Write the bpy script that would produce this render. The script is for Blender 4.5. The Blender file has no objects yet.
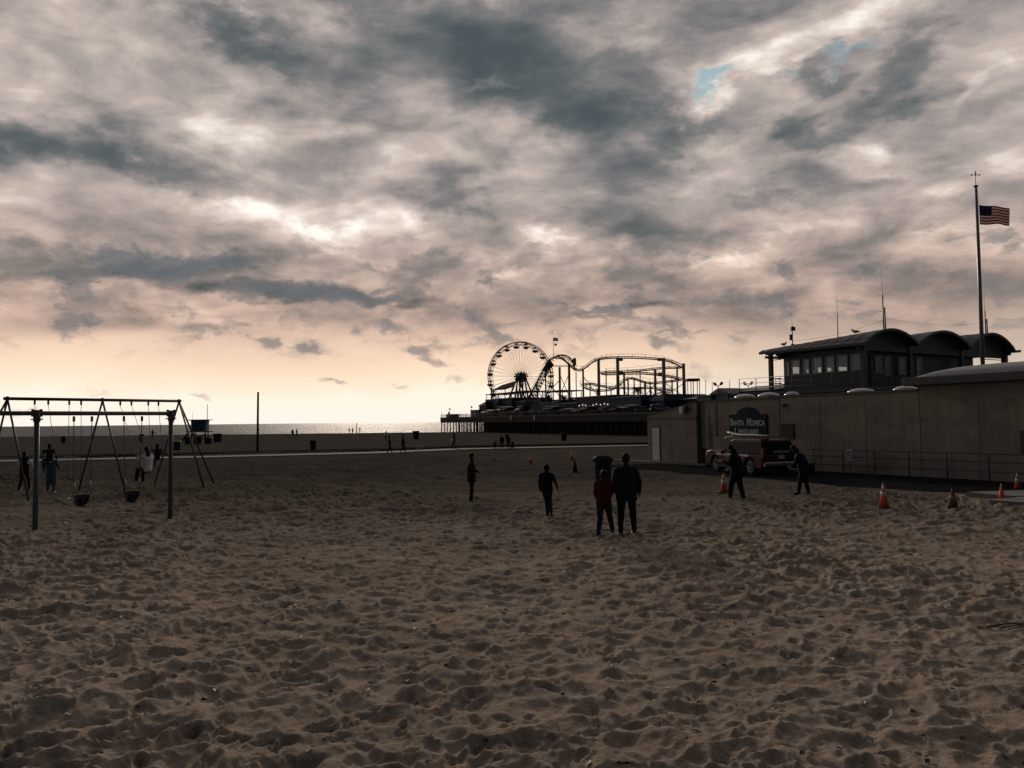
import bpy, bmesh, math, random
import numpy as np
from mathutils import Vector, Matrix, Euler

random.seed(7)
S = bpy.context.scene
C = S.collection
R = math.radians

# ------------------------------------------------------------------ camera
F, W, H = 800.0, 1024, 768
CAMZ = 2.4
cam_d = bpy.data.cameras.new("camera")
cam = bpy.data.objects.new("camera", cam_d)
C.objects.link(cam)
cam_d.sensor_fit = 'HORIZONTAL'
cam_d.sensor_width = 36.0
cam_d.lens = 36.0 * F / W
cam_d.clip_start = 0.1
cam_d.clip_end = 60000
PITCH = math.atan(37.0 / F)
ROLL = 0.0108
CAM_M = (Matrix.Translation((0, 0, CAMZ)) @ Matrix.Rotation(R(90) + PITCH, 4, 'X') @ Matrix.Rotation(-ROLL, 4, 'Z'))
cam.matrix_world = CAM_M
S.camera = cam

# ------------------------------------------------------------------ exposure / colour
S.view_settings.view_transform = 'Standard'
S.view_settings.look = 'None'
S.view_settings.exposure = 0.0
S.view_settings.gamma = 1.0
S.cycles.max_bounces = 6
S.cycles.diffuse_bounces = 3
S.cycles.glossy_bounces = 3
S.cycles.transmission_bounces = 4
S.cycles.caustics_reflective = False
S.cycles.caustics_refractive = False
S.cycles.use_denoising = True


def ray(px, py):
    v = Vector(((px - W / 2) / F, -(py - H / 2) / F, -1.0))
    d = CAM_M.to_3x3() @ v
    return d


def at(px, py, Y):
    """world point seen at a pixel of the photo, at depth Y along the view"""
    d = ray(px, py)
    t = Y / d.y
    return Vector((d.x * t, Y, CAMZ + d.z * t))


# ------------------------------------------------------------------ sun (behind thin cloud, ahead and a little left)
SUN_EL, SUN_AZ = R(14.5), R(-9)       # azimuth from +Y towards +X
sd = bpy.data.lights.new("sun", 'SUN')
sd.energy = 1.5
sd.angle = R(10)
sd.specular_factor = 0.25
sd.color = (1.0, 0.84, 0.70)
so = bpy.data.objects.new("sun", sd)
C.objects.link(so)
sv = Vector((math.sin(SUN_AZ) * math.cos(SUN_EL), math.cos(SUN_AZ) * math.cos(SUN_EL), math.sin(SUN_EL)))
so.rotation_euler = sv.to_track_quat('Z', 'Y').to_euler()
so.location = (0, 0, 60)


# ------------------------------------------------------------------ world: cloudy evening sky
def build_world():
    w = bpy.data.worlds.new("World")
    S.world = w
    w.use_nodes = True
    w.cycles.sampling_method = 'MANUAL'
    w.cycles.sample_map_resolution = 512
    nt = w.node_tree
    nt.nodes.clear()
    N = nt.nodes.new
    L = nt.links.new

    def sock(v, dst):
        if isinstance(v, (int, float)):
            dst.default_value = v
        elif isinstance(v, tuple):
            dst.default_value = v
        else:
            L(v, dst)

    def M(op, a, b=0.0, c=None, clamp=False):
        n = N('ShaderNodeMath')
        n.operation = op
        n.use_clamp = clamp
        sock(a, n.inputs[0]); sock(b, n.inputs[1])
        if c is not None:
            sock(c, n.inputs[2])
        return n.outputs[0]

    def VM(op, a, b=None, out=0):
        n = N('ShaderNodeVectorMath')
        n.operation = op
        sock(a, n.inputs[0])
        if b is not None:
            sock(b, n.inputs[1])
        return n.outputs[out]

    def smooth(x, a, b, lo=0.0, hi=1.0):
        n = N('ShaderNodeMapRange')
        n.interpolation_type = 'SMOOTHSTEP'
        sock(x, n.inputs[0])
        n.inputs[1].default_value = a; n.inputs[2].default_value = b
        n.inputs[3].default_value = lo; n.inputs[4].default_value = hi
        return n.outputs[0]

    def noise(vec, scale, detail, rough=0.55, lac=2.0, col=False, dist=0.0):
        n = N('ShaderNodeTexNoise')
        n.noise_dimensions = '3D'
        sock(vec, n.inputs['Vector'])
        n.inputs['Scale'].default_value = scale
        n.inputs['Detail'].default_value = detail
        n.inputs['Roughness'].default_value = rough
        n.inputs['Lacunarity'].default_value = lac
        n.inputs['Distortion'].default_value = dist
        return n.outputs['Color' if col else 'Fac']

    def mix(f, a, b, mode='MIX'):
        n = N('ShaderNodeMix')
        n.data_type = 'RGBA'
        n.blend_type = mode
        sock(f, n.inputs[0])
        for v, s in ((a, n.inputs[6]), (b, n.inputs[7])):
            if isinstance(v, tuple):
                s.default_value = v + (1,) if len(v) == 3 else v
            else:
                L(v, s)
        return n.outputs[2]

    def ramp(x, stops):
        n = N('ShaderNodeValToRGB')
        n.color_ramp.interpolation = 'LINEAR'
        e = n.color_ramp.elements
        while len(e) < len(stops):
            e.new(0.5)
        for i, (p, c) in enumerate(stops):
            e[i].position = p
            e[i].color = tuple(c) + (1,)
        L(x, n.inputs[0])
        return n.outputs[0]

    tc = N('ShaderNodeTexCoord').outputs['Generated']
    sx = N('ShaderNodeSeparateXYZ')
    L(tc, sx.inputs[0])
    x, y, z = sx.outputs
    az = M('ARCTAN2', x, y)
    el = M('ARCSINE', z)
    cb = N('ShaderNodeCombineXYZ')
    L(az, cb.inputs[0]); L(el, cb.inputs[1])
    uv = cb.outputs[0]
    # cloud-deck coordinates: flatten towards the horizon
    zz = M('ADD', M('MAXIMUM', z, 0.0), 0.16)
    cc = N('ShaderNodeCombineXYZ')
    L(M('DIVIDE', x, zz), cc.inputs[0]); L(M('DIVIDE', y, zz), cc.inputs[1])
    deck = cc.outputs[0]
    # warp of the angular coordinates
    wn = noise(VM('MULTIPLY', uv, (1.0, 1.9, 1.0)), 6.0, 5.0, 0.6, col=True)
    wv = VM('MULTIPLY', VM('SUBTRACT', wn, (0.5, 0.5, 0.5)), (0.24, 0.13, 0.0))
    uw = VM('ADD', uv, wv)
    wn2 = noise(VM('MULTIPLY', uv, (1.0, 1.6, 1.0)), 26.0, 4.0, 0.62, col=True)
    wv2 = VM('MULTIPLY', VM('SUBTRACT', wn2, (0.5, 0.5, 0.5)), (0.055, 0.03, 0.0))
    uw = VM('ADD', uw, wv2)
    us = VM('ADD', uv, VM('MULTIPLY', wv2, (1.0, 1.0, 0.0)))

    def ang(px, py):
        d = ray(px, py).normalized()
        return math.atan2(d.x, d.y), math.asin(d.z)

    def blobs(src, lst):
        tot = None
        for (px, py, rx, ry, rot, wgt) in lst:
            a, e = ang(px, py)
            m = N('ShaderNodeMapping')
            m.vector_type = 'TEXTURE'
            if tot is None:
                L(src, m.inputs['Vector'])
            else:                                   # keeps the nodes in one chain
                ch = N('ShaderNodeVectorMath')
                ch.operation = 'MULTIPLY_ADD'
                L(tot, ch.inputs[0])
                ch.inputs[1].default_value = (1e-7, 1e-7, 1e-7)
                L(src, ch.inputs[2])
                L(ch.outputs[0], m.inputs['Vector'])
            m.inputs['Location'].default_value = (a, e, 0)
            m.inputs['Rotation'].default_value = (0, 0, R(rot))
            m.inputs['Scale'].default_value = (rx / F, ry / F, 1)
            d = VM('LENGTH', m.outputs[0], out=1)
            g = smooth(d, 1.0, 0.0, 0.0, wgt)
            tot = g if tot is None else M('ADD', tot, g)
        return tot

    big = blobs(uw, BIG)
    n1 = noise(VM('MULTIPLY', deck, (1.0, 1.5, 1.0)), 1.15, 9.0, 0.54, dist=0.5)
    n2 = noise(VM('MULTIPLY', uv, (1.0, 2.4, 1.0)), 5.5, 8.0, 0.54, dist=0.6)
    n3 = noise(VM('MULTIPLY', uv, (1.0, 1.8, 1.0)), 21.0, 7.0, 0.6)
    n5 = noise(VM('MULTIPLY', uv, (1.0, 2.1, 1.0)), 12.0, 7.0, 0.52, dist=0.6)
    b = M('ADD', big, 0.60)
    b = M('ADD', b, M('MULTIPLY', M('SUBTRACT', n5, 0.5), 0.62))
    b = M('ADD', b, M('MULTIPLY', M('SUBTRACT', n1, 0.5), 0.75))
    b = M('ADD', b, M('MULTIPLY', M('SUBTRACT', n2, 0.5), 0.95))
    b = M('ADD', b, M('MULTIPLY', M('SUBTRACT', n3, 0.5), 0.24))
    s_off = noise(VM('MULTIPLY', VM('ADD', uv, (0.0, -0.013, 0.0)), (1.0, 2.4, 1.0)), 5.5, 8.0, 0.54, dist=0.6)
    b = M('ADD', b, M('MULTIPLY', M('SUBTRACT', s_off, n2), 1.0), clamp=True)
    cloud = ramp(b, [(0.0, (.076, .096, .106)), (0.20, (.122, .137, .144)), (0.38, (.215, .208, .208)),
                     (0.55, (.385, .335, .318)), (0.72, (.57, .485, .44)), (0.87, (.82, .73, .66)), (1.0, (1.1, 1.03, .96))])
    # warmer low down
    warm = smooth(el, R(17), R(4))
    cloud = mix(M('MULTIPLY', warm, 0.75), cloud, mix(1.0, cloud, (1.34, 1.02, 0.84), 'MULTIPLY'))
    # clear band above the horizon
    eln = M('ADD', el, M('MULTIPLY', M('SUBTRACT', n2, 0.5), 0.055))
    hz = ramp(smooth_lin(N, L, eln, R(0), R(8)), [(0.0, (1.02, .93, .84)), (0.24, (1.08, .94, .79)), (0.36, (1.06, .84, .63)),
                                             (0.52, (.98, .72, .53)), (0.8, (.76, .54, .42)), (1.0, (.50, .385, .34))])
    side = M('MAXIMUM', M('ABSOLUTE', M('ADD', az, 0.17)), M('MULTIPLY', az, -0.25))
    side = M('ADD', M('MULTIPLY', M('MAXIMUM', az, 0.0), 1.45), M('MULTIPLY', M('MAXIMUM', M('MULTIPLY', az, -1.0), 0.6), 0.2))
    hz = mix(smooth(side, 0.18, 0.85), hz, mix(1.0, hz, (.62, .66, .72), 'MULTIPLY'))
    hm = smooth(eln, R(8.0), R(4.8))
    sky = mix(hm, cloud, hz)
    # broken puffs hanging under the sheet, just above the clear band
    n6 = noise(VM('MULTIPLY', us, (1.0, 2.3, 1.0)), 17.0, 7.0, 0.56, dist=0.2)
    bandm = M('MULTIPLY', smooth(el, R(3.6), R(6.5)), smooth(el, R(16), R(9.5)))
    pm = M('MULTIPLY', smooth(n6, 0.47, 0.66), bandm)
    pc = ramp(n6, [(0.5, (.36, .30, .27)), (0.60, (.22, .205, .20)), (0.72, (.12, .135, .145))])
    sky = mix(M('MULTIPLY', pm, 0.72), sky, pc)
    # small dark cloudlets over the clear band
    cl = blobs(us, LETS)
    n4 = noise(VM('MULTIPLY', uv, (1.0, 1.5, 1.0)), 60.0, 5.0, 0.65)
    cm = smooth(M('ADD', cl, M('MULTIPLY', M('SUBTRACT', n4, 0.5), 1.0)), 0.20, 0.85)
    lc = ramp(smooth_lin(N, L, el, R(1), R(9)), [(0.0, (.62, .50, .41)), (0.45, (.28, .24, .23)), (1.0, (.135, .15, .165))])
    sky = mix(M('MULTIPLY', cm, 0.8), sky, lc)
    # holes of blue evening sky
    nish = N('ShaderNodeTexSky')
    nish.sky_type = 'NISHITA'
    nish.sun_disc = False
    nish.sun_elevation = SUN_EL
    nish.sun_rotation = SUN_AZ
    blue = mix(1.0, nish.outputs[0], (0.50, 0.80, 0.84), 'MULTIPLY')
    hole = blobs(uw, HOLES)
    hmk = smooth(M('ADD', hole, M('MULTIPLY', M('SUBTRACT', n3, 0.5), 1.1)), 0.18, 0.95)
    # eastern half, behind the camera, already dusky; fades with azimuth and height
    dusk = smooth(y, 0.40, -0.35, 1.0, 0.085)
    up = smooth(el, R(29), R(62), 1.0, 0.36)
    k = M('MULTIPLY', M('MULTIPLY', dusk, up), 10.0 )
    kc = N('ShaderNodeCombineColor')
    cool = smooth(y, 0.30, -0.30)
    for i, c in enumerate((-.32, .06, .50)):
        L(M('MULTIPLY', k, M('ADD', 1.0, M('MULTIPLY', cool, c))), kc.inputs[i])
    sky = mix(1.0, sky, kc.outputs[0], 'MULTIPLY')
    sky = mix(M('MULTIPLY', hmk, 0.80), sky, blue)
    below = smooth(el, R(-0.4), R(-1.2))
    sky = mix(below, sky, (1.0, 0.9, 0.8))
    bg = N('ShaderNodeBackground')
    bg.inputs['Strength'].default_value = 0.10
    L(sky, bg.inputs['Color'])
    out = N('ShaderNodeOutputWorld')
    L(bg.outputs[0], out.inputs[0])


def smooth_lin(N, L, x, a, b):
    n = N('ShaderNodeMapRange')
    L(x, n.inputs[0])
    n.inputs[1].default_value = a
    n.inputs[2].default_value = b
    return n.outputs[0]


# cloud masses: (direction given as photo position, half sizes, tilt, darker/lighter)
BIG = [
    (280, 215, 90, 26, -8, -.14),    (230, 30, 130, 26, -14, -.26), (20, 150, 120, 30, 0, -.20), (700, 40, 90, 40, 20, -.10), (40, 240, 120, 18, 0, -.16), (860, 95, 90, 20, 12, -.22), (935, 45, 60, 22, 20, -.18),
    (620, 225, 70, 22, 0, -.20), (430, 270, 60, 16, 0, -.20), (900, 300, 90, 30, 0, -.12), (730, 250, 90, 14, 0, .16), (600, 255, 60, 14, 0, .14), (860, 175, 60, 14, 0, .2), (400, 205, 70, 18, 0, .14),
    (480, 55, 300, 75, -14, -.46), (590, 122, 190, 52, -8, -.38), (610, 20, 190, 50, 0, -.16), (300, 55, 150, 45, -15, -.20),
    (80, 150, 130, 36, 5, -.30), (200, 168, 150, 26, 0, -.15), (50, 260, 110, 26, 0, -.28), (130, 268, 75, 20, 0, -.42), (200, 262, 70, 16, 0, -.36),
    (280, 290, 110, 18, 0, -.42), (370, 300, 90, 14, 0, -.38), (250, 285, 60, 16, 0, -.2), (460, 185, 80, 30, -10, -.25), (690, 215, 120, 40, 5, -.22),
    (750, 300, 130, 26, 8, -.32), (640, 270, 60, 36, 0, -.25), (820, 65, 60, 14, 12, -.28), (600, 310, 60, 8, 0, -.35), (890, 240, 90, 24, 10, -.16),
    (900, 60, 100, 40, 30, -.14), (790, 125, 30, 20, 0, -.22), (640, 180, 130, 40, 0, -.15), (960, 110, 70, 50, 0, -.10), (30, 60, 90, 40, 0, -.06),
    (980, 300, 120, 50, 0, -.10), (480, 330, 60, 16, 0, -.16), (770, 200, 40, 14, 0, -.14), (120, 310, 150, 18, 0, -.15),
    (250, 130, 100, 34, 8, 0.14), (340, 120, 50, 18, 0, 0.10), (300, 220, 170, 34, -8, 0.22), (330, 232, 60, 16, 0, 0.21), (230, 195, 90, 22, 0, 0.07),
    (535, 230, 44, 28, 0, 0.26), (740, 65, 90, 34, 22, 0.26), (840, 20, 120, 36, 20, 0.22), (900, 10, 90, 24, 0, 0.15), (835, 155, 60, 24, -12, 0.31),
    (720, 95, 46, 16, 0, 0.22), (700, 150, 60, 26, 30, 0.14), (985, 85, 50, 12, 20, 0.17), (640, 250, 26, 14, 0, 0.09), (15, 80, 60, 26, 0, 0.11),
    (490, 275, 50, 14, 0, 0.16), (500, 90, 44, 8, 0, 0.26), (880, 200, 80, 16, 0, 0.11), (550, 285, 120, 20, 0, 0.07), (130, 145, 60, 10, 0, 0.10),
    (80, 215, 120, 18, 0, 0.06), (210, 5, 30, 12, 0, 0.19), (330, 5, 60, 16, 0, 0.16), (650, 320, 90, 20, 0, 0.09), (940, 190, 70, 24, 0, 0.07),
]
LETS = [
    (308, 348, 22, 11, 0, 1.0), (268, 342, 26, 10, -20, .9), (415, 350, 28, 11, -12, .9), (432, 361, 36, 7, 0, .7), (660, 342, 30, 12, -25, 1.0),
    (390, 327, 34, 14, -20, .8), (333, 381, 26, 6, -6, .75), (400, 386, 26, 5, 0, .55), (245, 322, 30, 8, 0, .6), (357, 330, 22, 13, 0, .6),
    (30, 412, 60, 6, 0, .45), (203, 397, 20, 6, -25, .65), (495, 335, 34, 16, -35, .9), (455, 379, 22, 8, 0, .6), (100, 395, 24, 7, 0, .5),
    (120, 258, 70, 22, -4, .9), (160, 268, 70, 18, 0, .8), (225, 262, 60, 16, 0, .7), (300, 292, 90, 14, 0, .9), (370, 300, 70, 10, 0, .8),
    (600, 310, 70, 8, 0, .9), (700, 370, 40, 20, -30, .45), (540, 350, 30, 12, 0, .4), (470, 315, 30, 12, 0, .7),
]
HOLES = [(717, 80, 40, 17, 5, 1.05), (862, 40, 50, 10, 14, .75), (800, 66, 34, 7, 10, .5), (852, 209, 26, 5, 0, .42), (905, 6, 30, 5, 0, .5)]
build_world()

# ------------------------------------------------------------------ helpers: materials
MATS = {}


def mat(name, col, rough=0.8, metal=0.0, var=0.12, scale=6.0, bump=0.0, bscale=40.0, spec=0.5, coat=0.0, emit=None, estr=0.0):
    if name in MATS:
        return MATS[name]
    m = bpy.data.materials.new(name)
    m.use_nodes = True
    nt = m.node_tree
    b = nt.nodes['Principled BSDF']
    b.inputs['Roughness'].default_value = rough
    b.inputs['Metallic'].default_value = metal
    b.inputs['Specular IOR Level'].default_value = spec
    b.inputs['Coat Weight'].default_value = coat
    tc = nt.nodes.new('ShaderNodeTexCoord')
    n = nt.nodes.new('ShaderNodeTexNoise')
    nt.links.new(tc.outputs['Object'], n.inputs['Vector'])
    n.inputs['Scale'].default_value = scale
    n.inputs['Detail'].default_value = 6
    n.inputs['Roughness'].default_value = 0.6
    r = nt.nodes.new('ShaderNodeValToRGB')
    r.color_ramp.elements[0].position = 0.3
    r.color_ramp.elements[1].position = 0.7
    r.color_ramp.elements[0].color = tuple(max(0, c * (1 - var)) for c in col) + (1,)
    r.color_ramp.elements[1].color = tuple(min(1, c * (1 + var)) for c in col) + (1,)
    nt.links.new(n.outputs['Fac'], r.inputs[0])
    nt.links.new(r.outputs[0], b.inputs['Base Color'])
    if bump > 0:
        n2 = nt.nodes.new('ShaderNodeTexNoise')
        nt.links.new(tc.outputs['Object'], n2.inputs['Vector'])
        n2.inputs['Scale'].default_value = bscale
        n2.inputs['Detail'].default_value = 5
        bp = nt.nodes.new('ShaderNodeBump')
        bp.inputs['Strength'].default_value = bump
        bp.inputs['Distance'].default_value = 0.02
        nt.links.new(n2.outputs['Fac'], bp.inputs['Height'])
        nt.links.new(bp.outputs[0], b.inputs['Normal'])
    if emit:
        b.inputs['Emission Color'].default_value = tuple(emit) + (1,)
        b.inputs['Emission Strength'].default_value = estr
    MATS[name] = m
    return m


def glass(name, col=(.9, .95, .95), rough=0.02):
    if name in MATS:
        return MATS[name]
    m = bpy.data.materials.new(name)
    m.use_nodes = True
    nt = m.node_tree
    nt.nodes.clear()
    o = nt.nodes.new('ShaderNodeOutputMaterial')
    mx = nt.nodes.new('ShaderNodeMixShader')
    t = nt.nodes.new('ShaderNodeBsdfTransparent')
    t.inputs[0].default_value = tuple(col) + (1,)
    g = nt.nodes.new('ShaderNodeBsdfGlossy')
    g.inputs['Roughness'].default_value = rough
    fr = nt.nodes.new('ShaderNodeFresnel')
    fr.inputs[0].default_value = 1.5
    nt.links.new(fr.outputs[0], mx.inputs[0])
    nt.links.new(t.outputs[0], mx.inputs[1])
    nt.links.new(g.outputs[0], mx.inputs[2])
    nt.links.new(mx.outputs[0], o.inputs[0])
    MATS[name] = m
    return m


# ------------------------------------------------------------------ helpers: mesh builder
class MB:
    def __init__(s):
        s.v = []; s.f = []; s.m = []; s.sm = []

    def add(s, vs, fs, mi=0, smooth=False):
        o = len(s.v)
        s.v.extend([tuple(p) for p in vs])
        for f in fs:
            s.f.append(tuple(o + i for i in f)); s.m.append(mi); s.sm.append(smooth)

    def box(s, c, size, rz=0.0, mi=0, M=None, bev=0.0, taper=1.0):
        hx, hy, hz = size[0] / 2, size[1] / 2, size[2] / 2
        if bev > 0:
            b = min(bev, hx * .9, hy * .9, hz * .9)
            vs = []
            rings = [(-hz, b), (-hz + b, 0), (hz - b, 0), (hz, b)]
            for zz, ins in rings:
                k = taper if zz > 0 else 1.0
                X, Y = hx * k - ins, hy * k - ins
                bb = b * .7
                vs += [(X - bb, -Y, zz), (X, -Y + bb, zz), (X, Y - bb, zz), (X - bb, Y, zz), (-X + bb, Y, zz), (-X, Y - bb, zz), (-X, -Y + bb, zz), (-X + bb, -Y, zz)]
            fs = []
            for r in range(3):
                for i in range(8):
                    j = (i + 1) % 8
                    fs.append((r * 8 + i, r * 8 + j, r * 8 + 8 + j, r * 8 + 8 + i))
            fs.append(tuple(reversed(range(8)))); fs.append(tuple(24 + i for i in range(8)))
        else:
            k = taper
            vs = [(-hx, -hy, -hz), (hx, -hy, -hz), (hx, hy, -hz), (-hx, hy, -hz), (-hx * k, -hy * k, hz), (hx * k, -hy * k, hz), (hx * k, hy * k, hz), (-hx * k, hy * k, hz)]
            fs = [(3, 2, 1, 0), (4, 5, 6, 7), (0, 1, 5, 4), (1, 2, 6, 5), (2, 3, 7, 6), (3, 0, 4, 7)]
        rot = Matrix.Rotation(rz, 3, 'Z')
        if M is not None:
            rot = M.to_3x3()
        c = Vector(c)
        s.add([c + rot @ Vector(p) for p in vs], fs, mi)
        return s

    def tube(s, p0, p1, r0, r1=None, n=8, mi=0, smooth=True, caps=True):
        return s.path([p0, p1], [r0, r0 if r1 is None else r1], n, mi, smooth, caps)

    def path(s, pts, r, n=8, mi=0, smooth=True, caps=True, flat=1.0):
        pts = [Vector(p) for p in pts]
        if not isinstance(r, (list, tuple)):
            r = [r] * len(pts)
        o = []
        up = None
        for i, p in enumerate(pts):
            a = pts[max(0, i - 1)]; b = pts[min(len(pts) - 1, i + 1)]
            t = (b - a)
            if t.length < 1e-9:
                t = Vector((0, 0, 1))
            t.normalize()
            if up is None:
                up = Vector((0, 0, 1)) if abs(t.z) < .9 else Vector((1, 0, 0))
            u = t.cross(up)
            if u.length < 1e-6:
                u = t.cross(Vector((1, 0, 0)))
            u.normalize()
            w = u.cross(t).normalized()
            up = w
            for k in range(n):
                an = 2 * math.pi * k / n
                o.append(p + (u * math.cos(an) + w * math.sin(an) * flat) * r[i])
        fs = []
        for i in range(len(pts) - 1):
            for k in range(n):
                k2 = (k + 1) % n
                fs.append((i * n + k, i * n + k2, (i + 1) * n + k2, (i + 1) * n + k))
        s.add(o, fs, mi, smooth)
        if caps:
            base = len(s.v) - len(o)
            s.f.append(tuple(base + k for k in reversed(range(n)))); s.m.append(mi); s.sm.append(False)
            s.f.append(tuple(base + (len(pts) - 1) * n + k for k in range(n))); s.m.append(mi); s.sm.append(False)
        return s

    def lathe(s, prof, c=(0, 0, 0), n=16, mi=0, smooth=True, M=None):
        c = Vector(c)
        vs = []
        for r, z in prof:
            for k in range(n):
                a = 2 * math.pi * k / n
                p = Vector((r * math.cos(a), r * math.sin(a), z))
                vs.append(c + (M @ p if M is not None else p))
        fs = []
        for i in range(len(prof) - 1):
            for k in range(n):
                k2 = (k + 1) % n
                fs.append((i * n + k, i * n + k2, (i + 1) * n + k2, (i + 1) * n + k))
        fs.append(tuple(reversed(range(n))))
        fs.append(tuple((len(prof) - 1) * n + k for k in range(n)))
        s.add(vs, fs, mi, smooth)
        return s

    def ball(s, c, r, n=10, m=7, mi=0, M=None):
        if isinstance(r, (int, float)):
            r = (r, r, r)
        prof = []
        c = Vector(c)
        vs = []
        for i in range(m + 1):
            th = math.pi * (i + .02) / (m + .04)
            for k in range(n):
                a = 2 * math.pi * k / n
                p = Vector((r[0] * math.sin(th) * math.cos(a), r[1] * math.sin(th) * math.sin(a), -r[2] * math.cos(th)))
                vs.append(c + (M @ p if M is not None else p))
        fs = []
        for i in range(m):
            for k in range(n):
                k2 = (k + 1) % n
                fs.append((i * n + k, i * n + k2, (i + 1) * n + k2, (i + 1) * n + k))
        fs.append(tuple(reversed(range(n)))); fs.append(tuple(m * n + k for k in range(n)))
        s.add(vs, fs, mi, True)
        return s

    def prism(s, poly, z0, z1, mi=0, M=None, axis='Z'):
        """polygon (counter-clockwise) extruded; axis Z: (x,y); axis Y: (x,z) extruded along y z0..z1; axis X: (y,z)"""
        n = len(poly)
        vs = []
        for h in (z0, z1):
            for a, b in poly:
                p = {'Z': (a, b, h), 'Y': (a, h, b), 'X': (h, a, b)}[axis]
                p = Vector(p)
                vs.append(M @ p if M is not None else p)
        fs = [tuple(reversed(range(n))), tuple(range(n, 2 * n))]
        for i in range(n):
            j = (i + 1) % n
            fs.append((i, j, n + j, n + i))
        s.add(vs, fs, mi)
        return s

    def build(s, name, mats, parent=None, loc=None):
        me = bpy.data.meshes.new(name)
        me.from_pydata(s.v, [], s.f)
        if not isinstance(mats, (list, tuple)):
            mats = [mats]
        for m in mats:
            me.materials.append(m)
        me.polygons.foreach_set('material_index', s.m)
        me.polygons.foreach_set('use_smooth', s.sm)
        bm = bmesh.new(); bm.from_mesh(me)
        bmesh.ops.recalc_face_normals(bm, faces=bm.faces)
        bm.to_mesh(me); bm.free()
        me.update()
        o = bpy.data.objects.new(name, me)
        C.objects.link(o)
        if parent is not None:
            o.parent = parent
        if loc is not None:
            o.location = loc
        return o


def tag(o, label=None, cat=None, group=None, kind=None):
    if label: o['label'] = label
    if cat: o['category'] = cat
    if group: o['group'] = group
    if kind: o['kind'] = kind
    return o


def thing(name, label, cat, loc=(0, 0, 0), rz=0.0, group=None, scale=1.0):
    o = bpy.data.objects.new(name, None)
    C.objects.link(o)
    o.location = loc
    o.rotation_euler = (0, 0, rz)
    o.scale = (scale,) * 3
    o.empty_display_size = .3
    return tag(o, label, cat, group)


CHILD = {}


def copy_tree(o, parent=None, index=None):
    if index is None:
        index = {}
        for q in bpy.data.objects:
            if q.parent:
                index.setdefault(q.parent.name, []).append(q)
    c = o.copy()
    C.objects.link(c)
    c.parent = parent
    for ch in index.get(o.name, []):
        copy_tree(ch, c, index)
    return c


# ------------------------------------------------------------------ ground heights
def hsh(ix, iy, seed):
    ix = ix.astype(np.int64); iy = iy.astype(np.int64)
    h = (ix * 374761393 + iy * 668265263 + seed * 1442695041) & 0xFFFFFFFF
    h = ((h ^ (h >> 13)) * 1274126177) & 0xFFFFFFFF
    h = ((h ^ (h >> 16)) * 2246822519) & 0xFFFFFFFF
    return ((h ^ (h >> 15)) & 0xFFFFFF) / float(0xFFFFFF)


def vnoise(x, y, f, seed):
    x = x * f; y = y * f
    ix = np.floor(x); iy = np.floor(y)
    fx = x - ix; fy = y - iy
    fx = fx * fx * fx * (fx * (fx * 6 - 15) + 10); fy = fy * fy * fy * (fy * (fy * 6 - 15) + 10)
    a = hsh(ix, iy, seed); b = hsh(ix + 1, iy, seed); c = hsh(ix, iy + 1, seed); d = hsh(ix + 1, iy + 1, seed)
    return (a * (1 - fx) + b * fx) * (1 - fy) + (c * (1 - fx) + d * fx) * fy - 0.5


PROF_D = np.array([0, 26, 50, 80, 156, 250, 305, 330, 400, 600, 5000.])
PROF_Z = np.array([0, -.02, -.28, -.62, -1.25, -1.50, -1.50, -2.3, -5.5, -9, -14])


def macro(x, y):
    d = np.maximum(y, 0)
    z = np.interp(d, PROF_D, PROF_Z)
    return z


def mask_flat(x, y):
    """1 on open sand, 0 where the paths and the yard lie"""
    yp = path_y(x)
    m = np.clip((np.abs(y - yp) - 3.6) / 1.2, 0, 1)
    m = np.minimum(m, np.clip((np.abs(y - (yp + 17)) - 3.0) / 1.5, 0, 1))
    # yard beside the low building: line through wall base
    u = (x - 11.07) * 0.912 + (y - 45.9) * 0.410      # perpendicular distance to the wall (positive = behind)
    m = np.minimum(m, np.clip((-u - 5.6) / 1.5, 0, 1))
    return m


PATH_PX = [(-75, 44), (-42, 66), (-28.5, 71), (-14, 79), (-5.9, 90), (3, 93), (15.5, 97), (40, 100), (90, 105)]


def path_y(x):
    return np.interp(x, [p[0] for p in PATH_PX], [p[1] for p in PATH_PX])


def bowls(x, y, cell, seed, rr, depth):
    gx = x / cell; gy = y / cell
    ix = np.floor(gx); iy = np.floor(gy)
    h = np.zeros_like(x)
    for dx in (-1, 0, 1):
        for dy in (-1, 0, 1):
            cx = ix + dx; cy = iy + dy
            px = cx + hsh(cx, cy, seed); py = cy + hsh(cx, cy, seed + 1)
            r = (0.55 + .75 * hsh(cx, cy, seed + 2)) * rr
            dep = depth * (0.15 + 1.25 * hsh(cx, cy, seed + 3) ** 1.5)
            th = hsh(cx, cy, seed + 4) * 3.14
            ax = (gx - px) * cell; ay = (gy - py) * cell
            c, s_ = np.cos(th), np.sin(th)
            u = (ax * c + ay * s_); w = (-ax * s_ + ay * c) * 1.45
            d = np.sqrt(u * u + w * w) / r
            core = np.where(d < 1, -(1 - d * d) ** 1.3 if False else -(np.clip(1 - d * d, 0, 1)) ** 1.25, 0)
            rim = np.exp(-((d - 1.12) / .26) ** 2) * .36
            h += dep * (core + rim)
    return h


def worl(x, y, cell, seed):
    gx = x / cell; gy = y / cell
    ix = np.floor(gx); iy = np.floor(gy)
    best = np.full_like(x, 9.0)
    for dx in (-1, 0, 1):
        for dy in (-1, 0, 1):
            cx = ix + dx; cy = iy + dy
            d = (gx - cx - hsh(cx, cy, seed)) ** 2 + (gy - cy - hsh(cx, cy, seed + 1)) ** 2
            best = np.minimum(best, d)
    return np.minimum(best, 1.0)


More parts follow.
